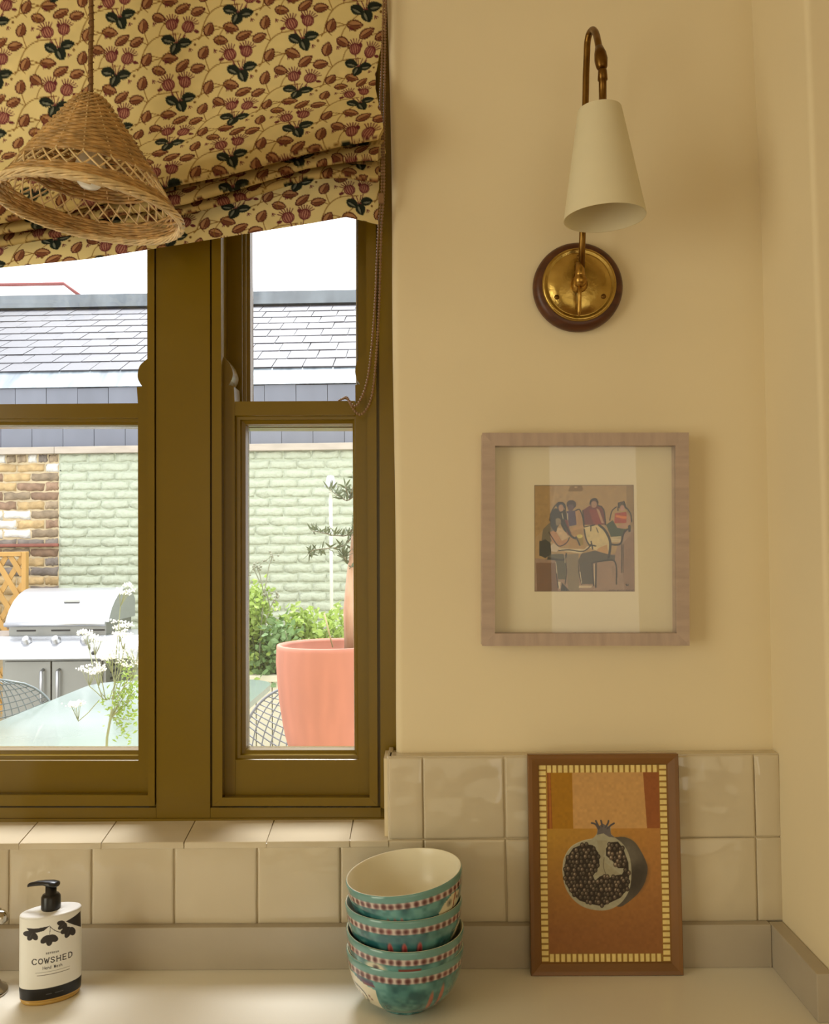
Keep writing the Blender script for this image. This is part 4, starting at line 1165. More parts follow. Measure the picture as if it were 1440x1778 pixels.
def d4(cv):
    cv.poly([(-1.5, .022), (-1.05, .019), (-.75, .026), (-.5, .030), (-.50, .07), (-.62, .085), (-.9, .078), (-1.25, .06)], (216, 208, 184))
    cv.poly([(-.9, .019), (-.55, .019), (-.50, .026), (-.72, .027)], (112, 56, 70)); ln(cv, [(-.9, .0195), (-.55, .021)], .0025, (70, 60, 96))
    ln(cv, bez([(-1.1, .036), (-.92, .037), (-.80, .045), (-.80, .056), (-.9, .062)], 4), .0011, (54, 50, 50))
    for q in ((-1.0, .044), (-.9, .049), (-.94, .055), (-.7, .045), (-.66, .05)): cv.ell(q[0], q[1], .018, .0015, (90, 50, 50))
    for t in (.52, .74): cv.ell(t, .055 - (t - .5) * .03, .05, .021, (196, 112, 92), .0, .9, .4); cv.ell(t + .03, .060, .02, .014, (150, 70, 62), 0, .8)
cxb = PD(703.5, 1650, 1.305); cx_, cy_ = cxb.x, cxb.y
bowl(cx_, cy_, CT + .0002, 0, 0, 'turquoise painted bowl at the foot of the stack, with a white figure', d4, 11)
bowl(cx_ - .0003, cy_ - .001, CT + .0288, .6, 2.0, 'turquoise painted bowl resting directly in the lowest bowl', d3, 22)
bowl(cx_ + .0003, cy_ - .0005, CT + .0655, -1.0, .0, 'turquoise painted bowl under the topmost bowl, with three pink strokes', d2, 33)
bowl(cx_ + .0085, cy_, CT + .1050, -6.2, 2.5, 'topmost tilted turquoise bowl showing its cream inside, fish at the side', d1, 44)

# ------------------------------------------------------------------ pump bottle
bt = PD(88, 1712, 1.325)
PH = math.radians(28)
btl = empty('soap_bottle', (bt.x, bt.y, CT + .0002), (0, 0, PH))
tag(btl, 'white oval hand wash bottle with a black pump and leaf print', 'soap bottle')
AA, BB, HB = .0425, .0262, .123
FONT = {'C': [[(1, .15), (.7, 0), (.3, 0), (0, .3), (0, .7), (.3, 1), (.7, 1), (1, .82)]], 'O': [[(.5, 0), (.15, .12), (0, .5), (.15, .88), (.5, 1), (.85, .88), (1, .5), (.85, .12), (.5, 0)]],
        'W': [[(-.05, 0), (.25, 1), (.5, .2), (.75, 1), (1.05, 0)]], 'S': [[(.92, .15), (.6, 0), (.25, .03), (.08, .25), (.3, .45), (.7, .55), (.92, .78), (.7, .98), (.3, 1), (.05, .82)]],
        'H': [[(.05, 0), (.05, 1)], [(.95, 0), (.95, 1)], [(.05, .5), (.95, .5)]], 'E': [[(.9, 0), (.1, 0), (.1, 1), (.9, 1)], [(.1, .48), (.75, .48)]],
        'D': [[(.1, 0), (.1, 1), (.55, 1), (.92, .75), (.92, .25), (.55, 0), (.1, 0)]], 'R': [[(.1, 1), (.1, 0), (.6, 0), (.88, .22), (.6, .5), (.1, .5)], [(.5, .5), (.9, 1)]], 'F': [[(.9, 0), (.1, 0), (.1, 1)], [(.1, .48), (.75, .48)]],
        'a': [[(.85, .35), (.85, 1)], [(.85, .5), (.5, .35), (.15, .55), (.15, .85), (.5, 1), (.85, .85)]], 'n': [[(.15, .35), (.15, 1)], [(.15, .55), (.5, .35), (.85, .5), (.85, 1)]],
        'd': [[(.85, 0), (.85, 1)], [(.85, .5), (.5, .35), (.15, .55), (.15, .85), (.5, 1), (.85, .85)]], 's': [[(.8, .42), (.4, .35), (.2, .5), (.75, .8), (.6, 1), (.15, .92)]],
        'h': [[(.15, 0), (.15, 1)], [(.15, .55), (.5, .35), (.85, .5), (.85, 1)]], ' ': []}
SERIF = {'W': [(-.05, 0), (1.05, 0)], 'H': [(.05, 0), (.95, 0), (.05, 1), (.95, 1)], 'D': [(.1, 0), (.1, 1)], 'E': [(.1, 0), (.1, 1)]}
lb = Canvas(-AA, 0, AA, HB, 760, 1100, (236, 234, 228))
def text(s_, x0, x1, ytop, h, wd, gapf=.45, col=(40, 36, 34)):
    n = len(s_); cwid = (x1 - x0) / (n + (n - 1) * gapf)
    for k, chh in enumerate(s_):
        x = x0 + k * cwid * (1 + gapf)
        for pl in FONT[chh]: lb.line([(x + px * cwid, ytop + py * h) for px, py in pl], wd, col)
        for (px, py) in SERIF.get(chh, []) if h > .004 else []:
            lb.line([(x + px * cwid - .0006, ytop + py * h), (x + px * cwid + .0006, ytop + py * h)], wd * .7, col)
text('REFRESH', -.0085, .0085, .0485, .0021, .0005)
text('COWSHED', -.0265, .0275, .056, .0072, .0013)
text('Hand Wash', -.0125, .0135, .0675, .0040, .0006, .3)
for yy, x0, x1 in ((.0755, -.022, .024), (.0795, -.020, .024)):
    x = x0
    while x < x1: lb.line([(x, yy), (min(x + .0016, x1), yy)], .0007, (120, 112, 106)); x += .0021
lb.poly([(-AA, .0985), (AA, .0985), (AA, .1145), (-AA, .1145)], (24, 22, 22))
lb.line([(-.008, .107), (-.001, .107)], .0010, (90, 90, 92)); lb.line([(.004, .107), (.015, .107)], .0010, (90, 90, 92))
dk = (48, 42, 40)
def ivy(x, y, s_, rot):
    for k in (-1, 0, 1):
        a_ = rot + k * .95; lb.ell(x + math.cos(a_) * s_ * .48, y + math.sin(a_) * s_ * .48, s_ * .55, s_ * .34, dk, a_)
    lb.line([(x, y), (x + math.cos(rot) * s_, y + math.sin(rot) * s_)], .0003, (90, 84, 80))
lb.poly([(-.034, .012), (-.020, .0125), (-.004, .011), (-.012, .017), (-.024, .019), (-.03, .017)], dk)
lb.poly([(.018, .010), (.030, .007), (.040, .004), (.041, .028), (.034, .022), (.026, .016)], dk)
ivy(-.0265, .0185, .0115, 2.0); ivy(-.004, .0255, .0135, 1.6); ivy(.0240, .0215, .0130, 2.0); ivy(.0165, .0120, .0105, 2.5)
lb.curve([(-.004, .011), (.0, .016), (.008, .022), (.017, .024), (.021, .020)], .0008, dk); lb.line([(-.003, .012), (-.004, .026)], .0007, dk)
NB = 420; th = np.linspace(0, 2 * PI, NB, endpoint=False)
zsb = np.linspace(HB, .0062, 250)
x_ = AA * np.sin(th); y_ = -BB * np.cos(th)
shr = 1 - .03 * np.clip((.02 - zsb) / .02, 0, 1)
pos = np.empty((len(zsb), NB, 3)); pos[..., 0] = x_[None] * shr[:, None]; pos[..., 1] = y_[None] * shr[:, None]; pos[..., 2] = zsb[:, None]
front = (y_ < 0)
colr = lb.sample(np.broadcast_to(x_[None], pos.shape[:2]), np.broadcast_to((HB - zsb)[:, None], pos.shape[:2]))
plain = lb.sample(np.full(pos.shape[:2], -AA * .99), np.broadcast_to((HB - zsb)[:, None], pos.shape[:2]))
colr = np.where(front[None, :, None], colr, plain)
amber = np.array(lin(196, 156, 84)[:3])
colr[zsb < .0085] = amber
g = grid_mesh('labelled_body', pos, colr, mat_print('satin_label', rough=.35, spec=.4), None, wrap=True); g.parent = btl
m = MB(); S_ = Matrix.Diagonal((1, BB / AA, 1, 1))
m.lathe([(AA, HB), (AA - .0008, HB + .0016), (AA - .004, HB + .0026), (AA - .016, HB + .0032), (.0138, HB + .0045), (.0136, HB + .006), (.0001, HB + .006)], 96, S_)
m.build('shoulder', mat('white_plastic', lin(232, 230, 226), rough=.35), btl, local=True)
m = MB(); m.lathe([(AA * .955, .0062), (AA * .95, .003), (AA * .9, .0), (.0001, 0.0)], 96, S_)
m.build('amber_base', mat('amber_plastic', lin(200, 160, 84), rough=.15, spec=.5), btl, local=True)
blk = mat('black_plastic', lin(20, 18, 20), rough=.3, spec=.5)
pump = MB(); z0 = HB + .004
pump.lathe([(.0001, z0), (.0135, z0), (.0138, z0 + .003), (.0135, z0 + .018), (.0115, z0 + .021), (.0078, z0 + .022), (.0078, z0 + .034), (.0001, z0 + .034)], 32)
pu = pump.build('pump', blk, btl, local=True)
m = MB()
dirn = Matrix.Rotation(-PH - math.radians(12), 4, 'Z') @ Vector((-1, 0, 0)); side = Vector((-dirn.y, dirn.x, 0))
hz = z0 + .034
sec = [(-.012, .0045, -.001, .0035), (-.009, .0092, -.0025, .0055), (0, .0098, -.002, .0068), (.010, .0075, -.001, .0062), (.022, .0042, -.0028, .0045), (.036, .0026, -.0052, .0006), (.0385, .002, -.0062, -.0012)]
vs = []
for s_, w_, zl, zh in sec:
    for q in range(10):
        a_ = 2 * PI * q / 10; cc = math.cos(a_); ss = math.sin(a_)
        p = dirn * s_ + side * (w_ * cc); vs.append((p.x, p.y, hz + (zl + zh) / 2 + (zh - zl) / 2 * ss))
n = 10; fs = []
for i in range(len(sec) - 1):
    for q in range(n): fs.append((i * n + q, i * n + (q + 1) % n, (i + 1) * n + (q + 1) % n, (i + 1) * n + q))
m.add(vs, fs, True); m.f += [tuple(range(n - 1, -1, -1)), tuple((len(sec) - 1) * n + q for q in range(n))]; m.sm += [False, False]
o = m.build('nozzle', blk, pu, local=True, fixn=True)

# ------------------------------------------------------------------ tap at the left edge
nick = mat('polished_nickel', lin(190, 184, 172), rough=.12, metal=1.0)
tp_ = PD(-22, 1707, 1.335)
tap = empty('kitchen_tap', (tp_.x, tp_.y, CT + .0002))
tag(tap, 'polished nickel tap cut off by the photo edge beside the soap bottle', 'tap')
m = MB(); m.lathe([(.0001, 0), (.0285, 0), (.0288, .003), (.027, .006), (.021, .010), (.0165, .018), (.0145, .03), (.0135, .10), (.017, .104), (.017, .110), (.0125, .114), (.0001, .114)], 40); m.build('body', nick, tap, local=True)
m = MB(); pts = [Vector((0, -.0, .112)), Vector((0, 0, .22)), Vector((-.01, -.02, .27)), Vector((-.02, -.07, .295)), Vector((-.03, -.13, .28)), Vector((-.035, -.155, .245))]
m.tube([Vector(p) + Vector((-.10, 0, 0)) for p in pts], .010, 16); m.tube([(-.10, 0, 0), (-.10, 0, .115)], .012, 16); m.build('spout', nick, tap, local=True)
m = MB()
hx = .012
m.lathe([(.0001, -.016), (.006, -.015), (.0105, -.009), (.0115, 0), (.0105, .009), (.006, .015), (.0001, .016)], 24, Matrix.Translation((.0085 + .006, 0, .1105)) @ Matrix.Rotation(PI / 2, 4, 'Y'))
for k in range(6):
    a_ = k * PI / 3
    m.tube([(.0145 + .0115 * math.cos(a_) * .3, .0118 * math.cos(a_ + .2 * q), .1105 + .0118 * math.sin(a_ + .2 * q)) for q in range(4)], .0016, 6)
m.build('handle', nick, tap, local=True)

# ------------------------------------------------------------------ outside
GZ = 0.10
m = MB(); m.box(-7, 6, .32, 12, GZ - .1, GZ)
st(m.build('ground', mat('pale_paving', ex(190, 186, 172), rough=.8, var=.06, vscale=3)))
DW = 7.1
YW = EYE.y + DW
ZC = PD(200, 786, DW).z                              # top of the neighbour's wall
XS = PD(103, 900, DW).x                              # joint between bare and painted brick
green = mat('pale_green_paint', ex(200, 208, 184), rough=.7, var=.03, vscale=14, bump=1.0, bscale=18, bdist=.02, objvar=.015, detail=6)
green_m = mat('pale_green_paint_joint', ex(192, 201, 176), rough=.75, bump=.9, bscale=18, bdist=.02, detail=6)
ob = empty('outbuilding', (-1.5, YW, GZ))
tag(ob, "neighbour's long brick outbuilding with a slate roof behind the garden", 'building')
m = MB(); m.box(XS, 2.5, YW - .006, YW + .3, GZ, ZC); m.build('painted_wall', green_m, ob)
m = MB(); m.box(-7, XS, YW - .006, YW + .3, GZ, ZC); m.build('bare_wall', mat('sandy_mortar', ex(206, 188, 152), rough=.9, var=.15, vscale=9, bump=.6, bscale=30, bdist=.01), ob)
def rough_brick(seed, w=.215, h=.062, d=.03):
    r = random.Random(seed); m = MB(); nx, nz = 7, 3; g = {}
    for j in range(nz + 1):
        for i in range(nx + 1):
            e = i in (0, nx) or j in (0, nz)
            x = -w / 2 + w * i / nx + (r.uniform(-.006, .006)); z = -h / 2 + h * j / nz + r.uniform(-.007, .006)
            y = -d + (.0075 if e else 0) + r.uniform(-.004, .004)
            g[i, j] = len(m.v); m.v.append((x, y, z))
    for j in range(nz):
        for i in range(nx): m.f.append((g[i, j], g[i + 1, j], g[i + 1, j + 1], g[i, j + 1])); m.sm.append(True)
    ring = [g[i, 0] for i in range(nx)] + [g[nx, j] for j in range(nz)] + [g[i, nz] for i in range(nx, 0, -1)] + [g[0, j] for j in range(nz, 0, -1)]
    b0 = len(m.v)
    for k in ring: x, y, z = m.v[k]; m.v.append((x * 1.0, 0.006, z))
    Ln = len(ring)
    for k in range(Ln): m.f.append((ring[k], b0 + k, b0 + (k + 1) % Ln, ring[(k + 1) % Ln])); m.sm.append(True)
    return m.data('brick')
brown = [mat('stock_brick_a', ex(160, 142, 116), rough=.9, var=.3, vscale=16, bump=.6, bscale=40, bdist=.01, objvar=.18),
         mat('stock_brick_b', ex(156, 128, 104), rough=.9, var=.3, vscale=16, bump=.6, bscale=40, bdist=.01, objvar=.15),
         mat('stock_brick_c', ex(198, 170, 122), rough=.9, var=.25, vscale=16, bump=.6, bscale=40, bdist=.01, objvar=.1),
         mat('stock_brick_grey', ex(140, 130, 120), rough=.9, var=.25, vscale=16, bump=.6, bscale=40, bdist=.01, objvar=.1),
         mat('whitewashed_brick', ex(236, 234, 226), rough=.85, var=.05, vscale=12, bump=.8, bscale=30, bdist=.012)]
def variants(mt, n, base, **k):
    out = []
    for i in range(n):
        me = rough_brick(base + i, **k); me.materials.append(mt); out.append(me)
    return out
vg = variants(green, 5, 100); vgh = variants(green, 3, 130, w=.102)
vb = [variants(mm, 3, 150 + 7 * i) for i, mm in enumerate(brown)]
vbh = [variants(mm, 2, 250 + 7 * i, w=.102) for i, mm in enumerate(brown)]
COURSE = .0755; NC = int((ZC - GZ) / COURSE)
pb = bpy.data.objects['painted_wall']; bb = bpy.data.objects['bare_wall']
pbw = pb.parent
rb = random.Random(3)
def put(me, x, z, parent, rx=0.0):
    o = bpy.data.objects.new('brick', me); C.objects.link(o); o.parent = parent
    o.location = Vector((x, YW + .0135, z)) - Vector(ob.location)
    o.rotation_euler = (rb.uniform(-.02, .02), rb.uniform(-.012, .012) + rx, rb.uniform(-.01, .01))
    return o
XEND = PD(640, 900, DW).x
cnt = 0
far = MB()
for c in range(NC):
    z = ZC - .038 - c * COURSE; x = XS + .008
    vis = PD(300, 1160, DW).z < z
    if c % 2: 
        if vis: put(rb.choice(vgh), x + .051, z, pb); cnt += 1
        x += .112
    while x + .2 < XEND and vis and cnt < 298:
        put(rb.choice(vg), x + .1075, z, pb); x += .225; cnt += 1
for c in range(NC):
    z = ZC - .038 - c * COURSE; xr2 = XS - .006
    if z < PD(50, 1130, DW).z: continue
    py = 786 + c * 16.4
    k = 0
    if c % 2: k = 1
    if c == 0:                                        # bricks on end under the eaves
        for q in range(9): put(rb.choice(vbh[rb.choice((0, 3, 1, 4))]), xr2 - .04 - q * .085, z, bb).scale = (.7, 1, 1)
        continue
    x = xr2
    while x > XS - .72:
        w_ = .102 if k == 1 else .215; k = 0
        px = 103 + (x - w_ / 2 - XS) * F / DW
        i = rb.choice((0, 0, 1, 1, 2))
        if c == 1: i = 4 if rb.random() < .6 else 2
        if 868 < py < 926 and px < 50: i = 4
        if 950 < py: i = rb.choice((2, 2, 2, 3))
        if py > 926 and py < 945: i = 3
        put(rb.choice((vbh if w_ < .15 else vb)[i]), x - w_ / 2, z, bb); x -= w_ + .011
m = MB(); z1_ = PD(60, 947, DW).z; m.box(XS - 1.4, XS + .01, YW - .05, YW - .018, z1_ - .012, z1_ + .014)
m.build('copper_pipe', mat('rusty_pipe', ex(150, 90, 74), rough=.6, var=.15), bb, bevel=.008)
# gutter board, upright slates, lead, roof slates
gy = YW - .06
za, zb_ = PD(200, 786, DW - .06).z, PD(200, 774, DW - .06).z
m = MB(); m.box(-7, XS - .02, gy, YW + .3, za, zb_); m.build('gutter_board', mat('weathered_board', ex(196, 184, 168), rough=.7, var=.12, vscale=6, stretch=(1, 1, 4)), ob, bevel=.004)
m = MB(); m.box(XS - .018, 2.5, gy, YW + .3, za, zb_); m.build('gutter_board', MATS['weathered_board'], ob, bevel=.004)
slate_m = mat('grey_slate', lin(72, 72, 77), rough=.55, var=.07, vscale=9, bump=.3, bscale=24, bdist=.004, objvar=.06, stretch=(1, 1, .4))
slate_d = mat('slate_hanging', lin(104, 108, 118), rough=.5, var=.08, vscale=7, bump=.2, bscale=24, objvar=.06, stretch=(1, 1, .3))
lead = mat('streaked_lead', lin(132, 142, 148), rough=.5, col2=lin(84, 94, 102), vscale=9, stretch=(1.6, .3, .25), bump=.2, bscale=14)
def slate_mesh(w, h, t, seed, mt):
    r = random.Random(seed); m = MB(); c = lambda: r.uniform(-.004, .004)
    m.add([(-w / 2 + c(), c(), 0), (w / 2 + c(), c(), 0), (w / 2, h, 0), (-w / 2, h, 0), (-w / 2, 0, t), (w / 2, 0, t), (w / 2, h, t), (-w / 2, h, t)],
          [(3, 2, 1, 0), (4, 5, 6, 7), (0, 1, 5, 4), (1, 2, 6, 5), (2, 3, 7, 6), (3, 0, 4, 7)])
    me = m.data('slate'); me.materials.append(mt); return me
d0 = DW + .22; zE = PD(200, 643, d0 + .0).z
roofp = math.atan(.51)
rv = Vector((0, math.cos(roofp), math.sin(roofp)))
m = MB(); RL = 2.52
E = Vector((-7, EYE.y + d0, zE)); T = E + rv * RL
m.add([E + Vector((0, 0, -.02)), E + Vector((9.5, 0, -.02)), T + Vector((9.5, 0, -.02)), T + Vector((0, 0, -.02)), E + Vector((0, .05, -.2)), E + Vector((9.5, .05, -.2)), T + Vector((9.5, .05, -.2)), T + Vector((0, .05, -.2))],
      [(0, 1, 2, 3), (4, 7, 6, 5), (0, 4, 5, 1), (1, 5, 6, 2), (2, 6, 7, 3), (3, 7, 4, 0)])
rf = m.build('roof_deck', mat('dark_batten', ex(70, 68, 70), rough=.9), ob)
sl = [slate_mesh(.246, .40, .009, 300 + i, slate_m) for i in range(4)]
EXP = .272
x_l = PD(-60, 600, d0).x; x_r = PD(660, 600, d0).x + .5
for r_ in range(9):
    base = E + rv * (EXP * r_ - .02)
    x = x_l - 1.6 + (.125 if r_ % 2 else 0) + .04 * math.sin(r_ * 5)
    while x < x_r:
        o = bpy.data.objects.new('slate', rb.choice(sl)); C.objects.link(o); o.parent = rf
        o.location = Vector((x, base.y, base.z + .003 + rb.uniform(0, .003))) - Vector(ob.location)
        o.rotation_euler = (roofp - .028, rb.uniform(-.004, .004), rb.uniform(-.008, .008)); x += .2525
# ridge in lead
m = MB(); rz = T.z; ry = T.y
m.tube([(-7, ry + .02, rz + .05), (2.5, ry + .02, rz + .05)], .045, 10); m.box(-7, 2.5, ry - .10, ry + .15, rz - .01, rz + .035)
m.box(-7, 2.5, ry - .05, ry + .15, rz + .03, rz + .14)
m.build('ridge_lead', mat('grey_lead', lin(86, 92, 96), rough=.5, col2=lin(122, 130, 134), vscale=5, stretch=(1, .3, .3)), ob)
# lead flashing and hanging slates under it
zl0 = PD(200, 643, d0).z; zl1 = PD(200, 671, d0 - .19).z
m = MB(); m.prism([(-7, EYE.y + d0 - .005, zl0 - .002), (-7, EYE.y + d0 + .05, zl0 - .002), (-7, EYE.y + d0 - .15, zl1), (-7, EYE.y + d0 - .19, zl1)], (9.5, 0, 0)); m.build('lead_flashing', lead, ob, fixn=True)
zs0 = zb_; hs = zl1 - .005 - zs0
m = MB(); m.box(-7, 2.5, YW + .075, YW + .25, zs0, zl1); m.build('slate_backing', MATS['dark_batten'], ob)
hang = []
for i in range(3):
    m = MB(); c = random.Random(i).uniform(-.003, .003)
    m.box(-.125, .125, -.008, 0, 0, hs / 2 + c); me = m.data('hanging_slate'); me.materials.append(slate_d); hang.append(me)
bk = bpy.data.objects['slate_backing']
for r_ in (0, 1):
    x = x_l + (.12 if r_ else 0)
    while x < x_r:
        o = bpy.data.objects.new('hanging_slate', rb.choice(hang)); C.objects.link(o); o.parent = bk
        o.location = Vector((x, YW + .055 - .008 * r_ + .012, zs0 + r_ * hs / 2)) - Vector(ob.location); o.rotation_euler = (.03 - .02, rb.uniform(-.004, .004), 0); x += .254
# parapet of the building beyond
p0 = PD(-40, 496, 11.5); p1 = PD(112, 496, 11.5)
par_ = empty('roof_parapet', (p0.x, p0.y, p0.z - 1)); tag(par_, 'pale parapet with a thin red coping beyond the slate ridge', 'parapet')
m = MB(); m.prism([(p0.x - 2, p0.y, p0.z - 3.6), (p0.x - 2, p0.y, p0.z - .03), (p1.x, p0.y, p0.z - .03), (p1.x + .28, p0.y, p0.z - .30), (p1.x + .28, p0.y, p0.z - 3.6)], (0, .8, 0)); m.build('wall', mat('outdoor_white', ex(240, 238, 230), rough=.5), par_, fixn=True)
m = MB(); m.tube([(p0.x - 2, p0.y - .02, p0.z), (p1.x, p0.y - .02, p0.z), (p1.x + .26, p0.y - .02, p0.z - .2)], .024, 6); m.build('coping', mat('red_coping', ex(150, 84, 80), rough=.7), par_)

# trellis
td = 6.55
tr_ = empty('trellis_panel', PD(20, 1000, td)); tag(tr_, 'honey-coloured diagonal garden trellis beside the barbecue', 'trellis')
honey = mat('honey_softwood', ex(196, 152, 82), rough=.7, var=.12, vscale=8, stretch=(1, 1, .3))
yl = EYE.y + td; xr3 = PD(47, 1000, td).x; ztp = PD(20, 958, td).z; xl3 = xr3 - 1.3; zb3 = GZ
m = MB(); m.box(xr3 - .035, xr3, yl - .02, yl + .03, zb3, ztp); m.build('post', honey, tr_, bevel=.004)
m = MB(); m.box(xl3 - .035, xl3, yl - .02, yl + .03, zb3, ztp); m.build('post', honey, tr_, bevel=.004)
m = MB(); m.box(xl3, xr3 - .035, yl - .02, yl + .02, ztp - .035, ztp); m.build('rail', honey, tr_, bevel=.004)
m = MB(); m.box(xl3, xr3 - .035, yl - .02, yl + .02, zb3 + .1, zb3 + .14); m.build('rail', honey, tr_, bevel=.004)
sp_ = .125; Hh = ztp - .035 - zb3 - .14; Wt = xr3 - .035 - xl3; zlo = zb3 + .14
def clip_slat(c, sgn, y):
    # line x = xl3 + c + sgn*k*(z-zlo), clipped to the panel
    kk = .62; a = 0.0; bq = Hh
    f = lambda t: c + sgn * kk * t
    pts = []
    ts = sorted([0, Hh] + [((w0 - c) / (sgn * kk)) for w0 in (0, Wt)])
    ins = [t for t in ts if -1e-6 <= t <= Hh + 1e-6 and -1e-6 <= f(t) <= Wt + 1e-6]
    if len(ins) < 2 or ins[-1] - ins[0] < .05: return
    p = Vector((xl3 + f(ins[0]), y, zlo + ins[0])); q_ = Vector((xl3 + f(ins[-1]), y, zlo + ins[-1]))
    dr = (q_ - p).normalized(); sd = Vector((dr.z, 0, -dr.x)) * .019
    m = MB(); m.obox((p + q_) / 2, (q_ - p) / 2, (0, .004, 0), sd); m.build('slat', honey, tr_, fixn=True)
c = -.9 * Hh
while c < Wt + .9 * Hh:
    clip_slat(c, 1, yl + .006); clip_slat(c, -1, yl - .004); c += sp_

# barbecue
bd = 5.6
steel = mat('brushed_steel', ex(206, 208, 212), rough=.3, metal=.85, var=.04, vscale=8, stretch=(.3, 1, 6))
steel_d = mat('grey_steel', ex(150, 150, 142), rough=.4, metal=.6, var=.06, vscale=6)
dark = mat('dark_slot', ex(60, 58, 56), rough=.7)
bq = empty('barbecue', (PD(97, 1100, bd).x, EYE.y + bd, GZ)); tag(bq, 'stainless steel gas barbecue with a domed lid and three knobs', 'barbecue')
xa = PD(9, 1080, bd).x; xb = PD(189, 1080, bd).x; yfb = EYE.y + bd
zl_ = PD(97, 1081, bd).z; ztop_ = PD(97, 1021, bd + .33).z
prof = [(0, 0), (.012, .028), (.05, .08), (.11, .13), (.19, .172), (.27, .196), (.33, ztop_ - zl_), (.40, ztop_ - zl_ - .004), (.50, .12), (.50, 0)]
m = MB(); m.prism([(xa, yfb + a_, zl_ + b_) for a_, b_ in prof], (xb - xa, 0, 0), smooth=True); lid = m.build('lid', steel, bq, fixn=True); lid.data.set_sharp_from_angle(angle=math.radians(40))
m = MB(); m.tube([(xa + .01, yfb - .03, zl_ - .008), (xb - .01, yfb - .03, zl_ - .008)], .014, 10); m.build('lid_handle', steel, lid)
m = MB(); xm = PD(114, 1047, bd).x; zm = zl_ + .125; m.obox((xm, yfb + .098, zm + .002), (.05, 0, 0), (0, .006, .006), (0, -.002, .002)); m.build('badge', steel_d, lid)
m = MB(); zf = PD(97, 1104, bd).z; m.box(xa + .02, xb - .02, yfb + .01, yfb + .48, zf - .02, zl_ - .001); fb = m.build('firebox', steel_d, bq)
for k in range(3):
    m = MB(); w_ = (xb - xa) / 3; m.box(xa + .07 + k * w_, xa + w_ - .03 + k * w_, yfb + .006, yfb + .0098, zl_ - .055, zl_ - .045); m.build('slot', dark, fb)
pd_ = bd - .14; xp0 = PD(-70, 1120, pd_).x; xp1 = PD(262, 1120, pd_).x
zA = PD(97, 1104, bd - .02).z; zB = PD(97, 1124, pd_).z; zC_ = PD(97, 1145, pd_).z
m = MB(); m.prism([(xp0, yfb - .02, zA), (xp0, yfb - .14, zB), (xp0, yfb - .14, zC_), (xp0, yfb + .4, zC_), (xp0, yfb + .4, zA)], (xp1 - xp0, 0, 0)); cp = m.build('control_panel', steel, bq, bevel=.004, fixn=True)
nrmp = Vector((0, -(zA - zB), .12)).normalized()
for px in (46, 97, 148):
    c_ = Vector((PD(px, 1115, bd - .09).x, yfb - .085, (zA * .55 + zB * .45))) 
    m = MB(); m.lathe([(.0001, 0), (.030, 0), (.031, .006), (.024, .010), (.022, .03), (.016, .036), (.0001, .037)], 20, Matrix.Translation(c_) @ Vector((0, -.75, .66)).to_track_quat('Z', 'Y').to_matrix().to_4x4())
    m.build('knob', steel, cp)
m = MB(); m.ball((PD(162, 1135, pd_).x, yfb - .142, PD(162, 1134, pd_).z), .012, 10, 6); m.build('igniter', dark, cp)
zg = GZ + .08
m = MB(); m.box(xa + .01, xb, yfb - .05, yfb + .45, zg, zC_ - .001); cb = m.build('cabinet', steel_d, bq)
xc = PD(97, 1160, bd).x
for (a_, b_, hx_) in ((xa + .03, xc - .004, xc - .05), (xc + .004, xb - .02, xc + .05)):
    m = MB(); m.box(a_, b_, yfb - .068, yfb - .052, zg + .03, zC_ - .02); dr = m.build('door', steel_d, cb, bevel=.003)
    m = MB(); m.tube([(hx_, yfb - .07, PD(97, 1160, bd).z), (hx_, yfb - .10, PD(97, 1162, bd).z), (hx_, yfb - .10, PD(97, 1215, bd).z), (hx_, yfb - .07, PD(97, 1217, bd).z)], .009, 8); m.build('handle', steel, dr)
for k in range(3):
    m = MB(); m.box(xb, xb + .002, yfb + .03, yfb + .16, PD(97, 1160, bd).z - .04 * k, PD(97, 1160, bd).z - .04 * k + .015); m.build('vent', dark, cb)
for (x, y) in ((xa + .05, yfb), (xb - .05, yfb), (xa + .05, yfb + .4), (xb - .05, yfb + .4)):
    m = MB(); m.lathe([(.0001, -.012), (.038, -.012), (.04, 0), (.038, .012), (.0001, .012)], 16, Matrix.Translation((x, y, GZ + .0402)) @ Matrix.Rotation(PI / 2, 4, 'Y')); m.build('wheel', dark, bq)

# garden table
tz_ = GZ + .73
tb = empty('garden_table', (-1.35, EYE.y + 4.1, GZ)); tag(tb, 'long pale garden table with rounded corners outside the window', 'table')
def rrect(x0, x1, y0, y1, r, z, n=7):
    out = []
    for cx, cy, a0 in ((x1 - r, y0 + r, -90), (x1 - r, y1 - r, 0), (x0 + r, y1 - r, 90), (x0 + r, y0 + r, 180)):
        for k in range(n + 1):
            a_ = math.radians(a0 + 90 * k / n); out.append((cx + r * math.cos(a_), cy + r * math.sin(a_), z))
    return out
m = MB(); m.prism(rrect(-1.85, -.86, EYE.y + 3.15, EYE.y + 4.98, .22, tz_ - .03), (0, 0, .03)); m.build('table_top', mat('pale_glazed_top', lin(112, 124, 116), rough=.16, var=.08, vscale=3, spec=.5, bump=.2, bscale=5), tb, fixn=True, bevel=.004)
for x in (-1.7, -1.01):
    for y in (3.35, 4.78):
        m = MB(); m.tube([(x, EYE.y + y, GZ), (x, EYE.y + y, tz_ - .03)], .022, 10); m.build('leg', steel, tb)

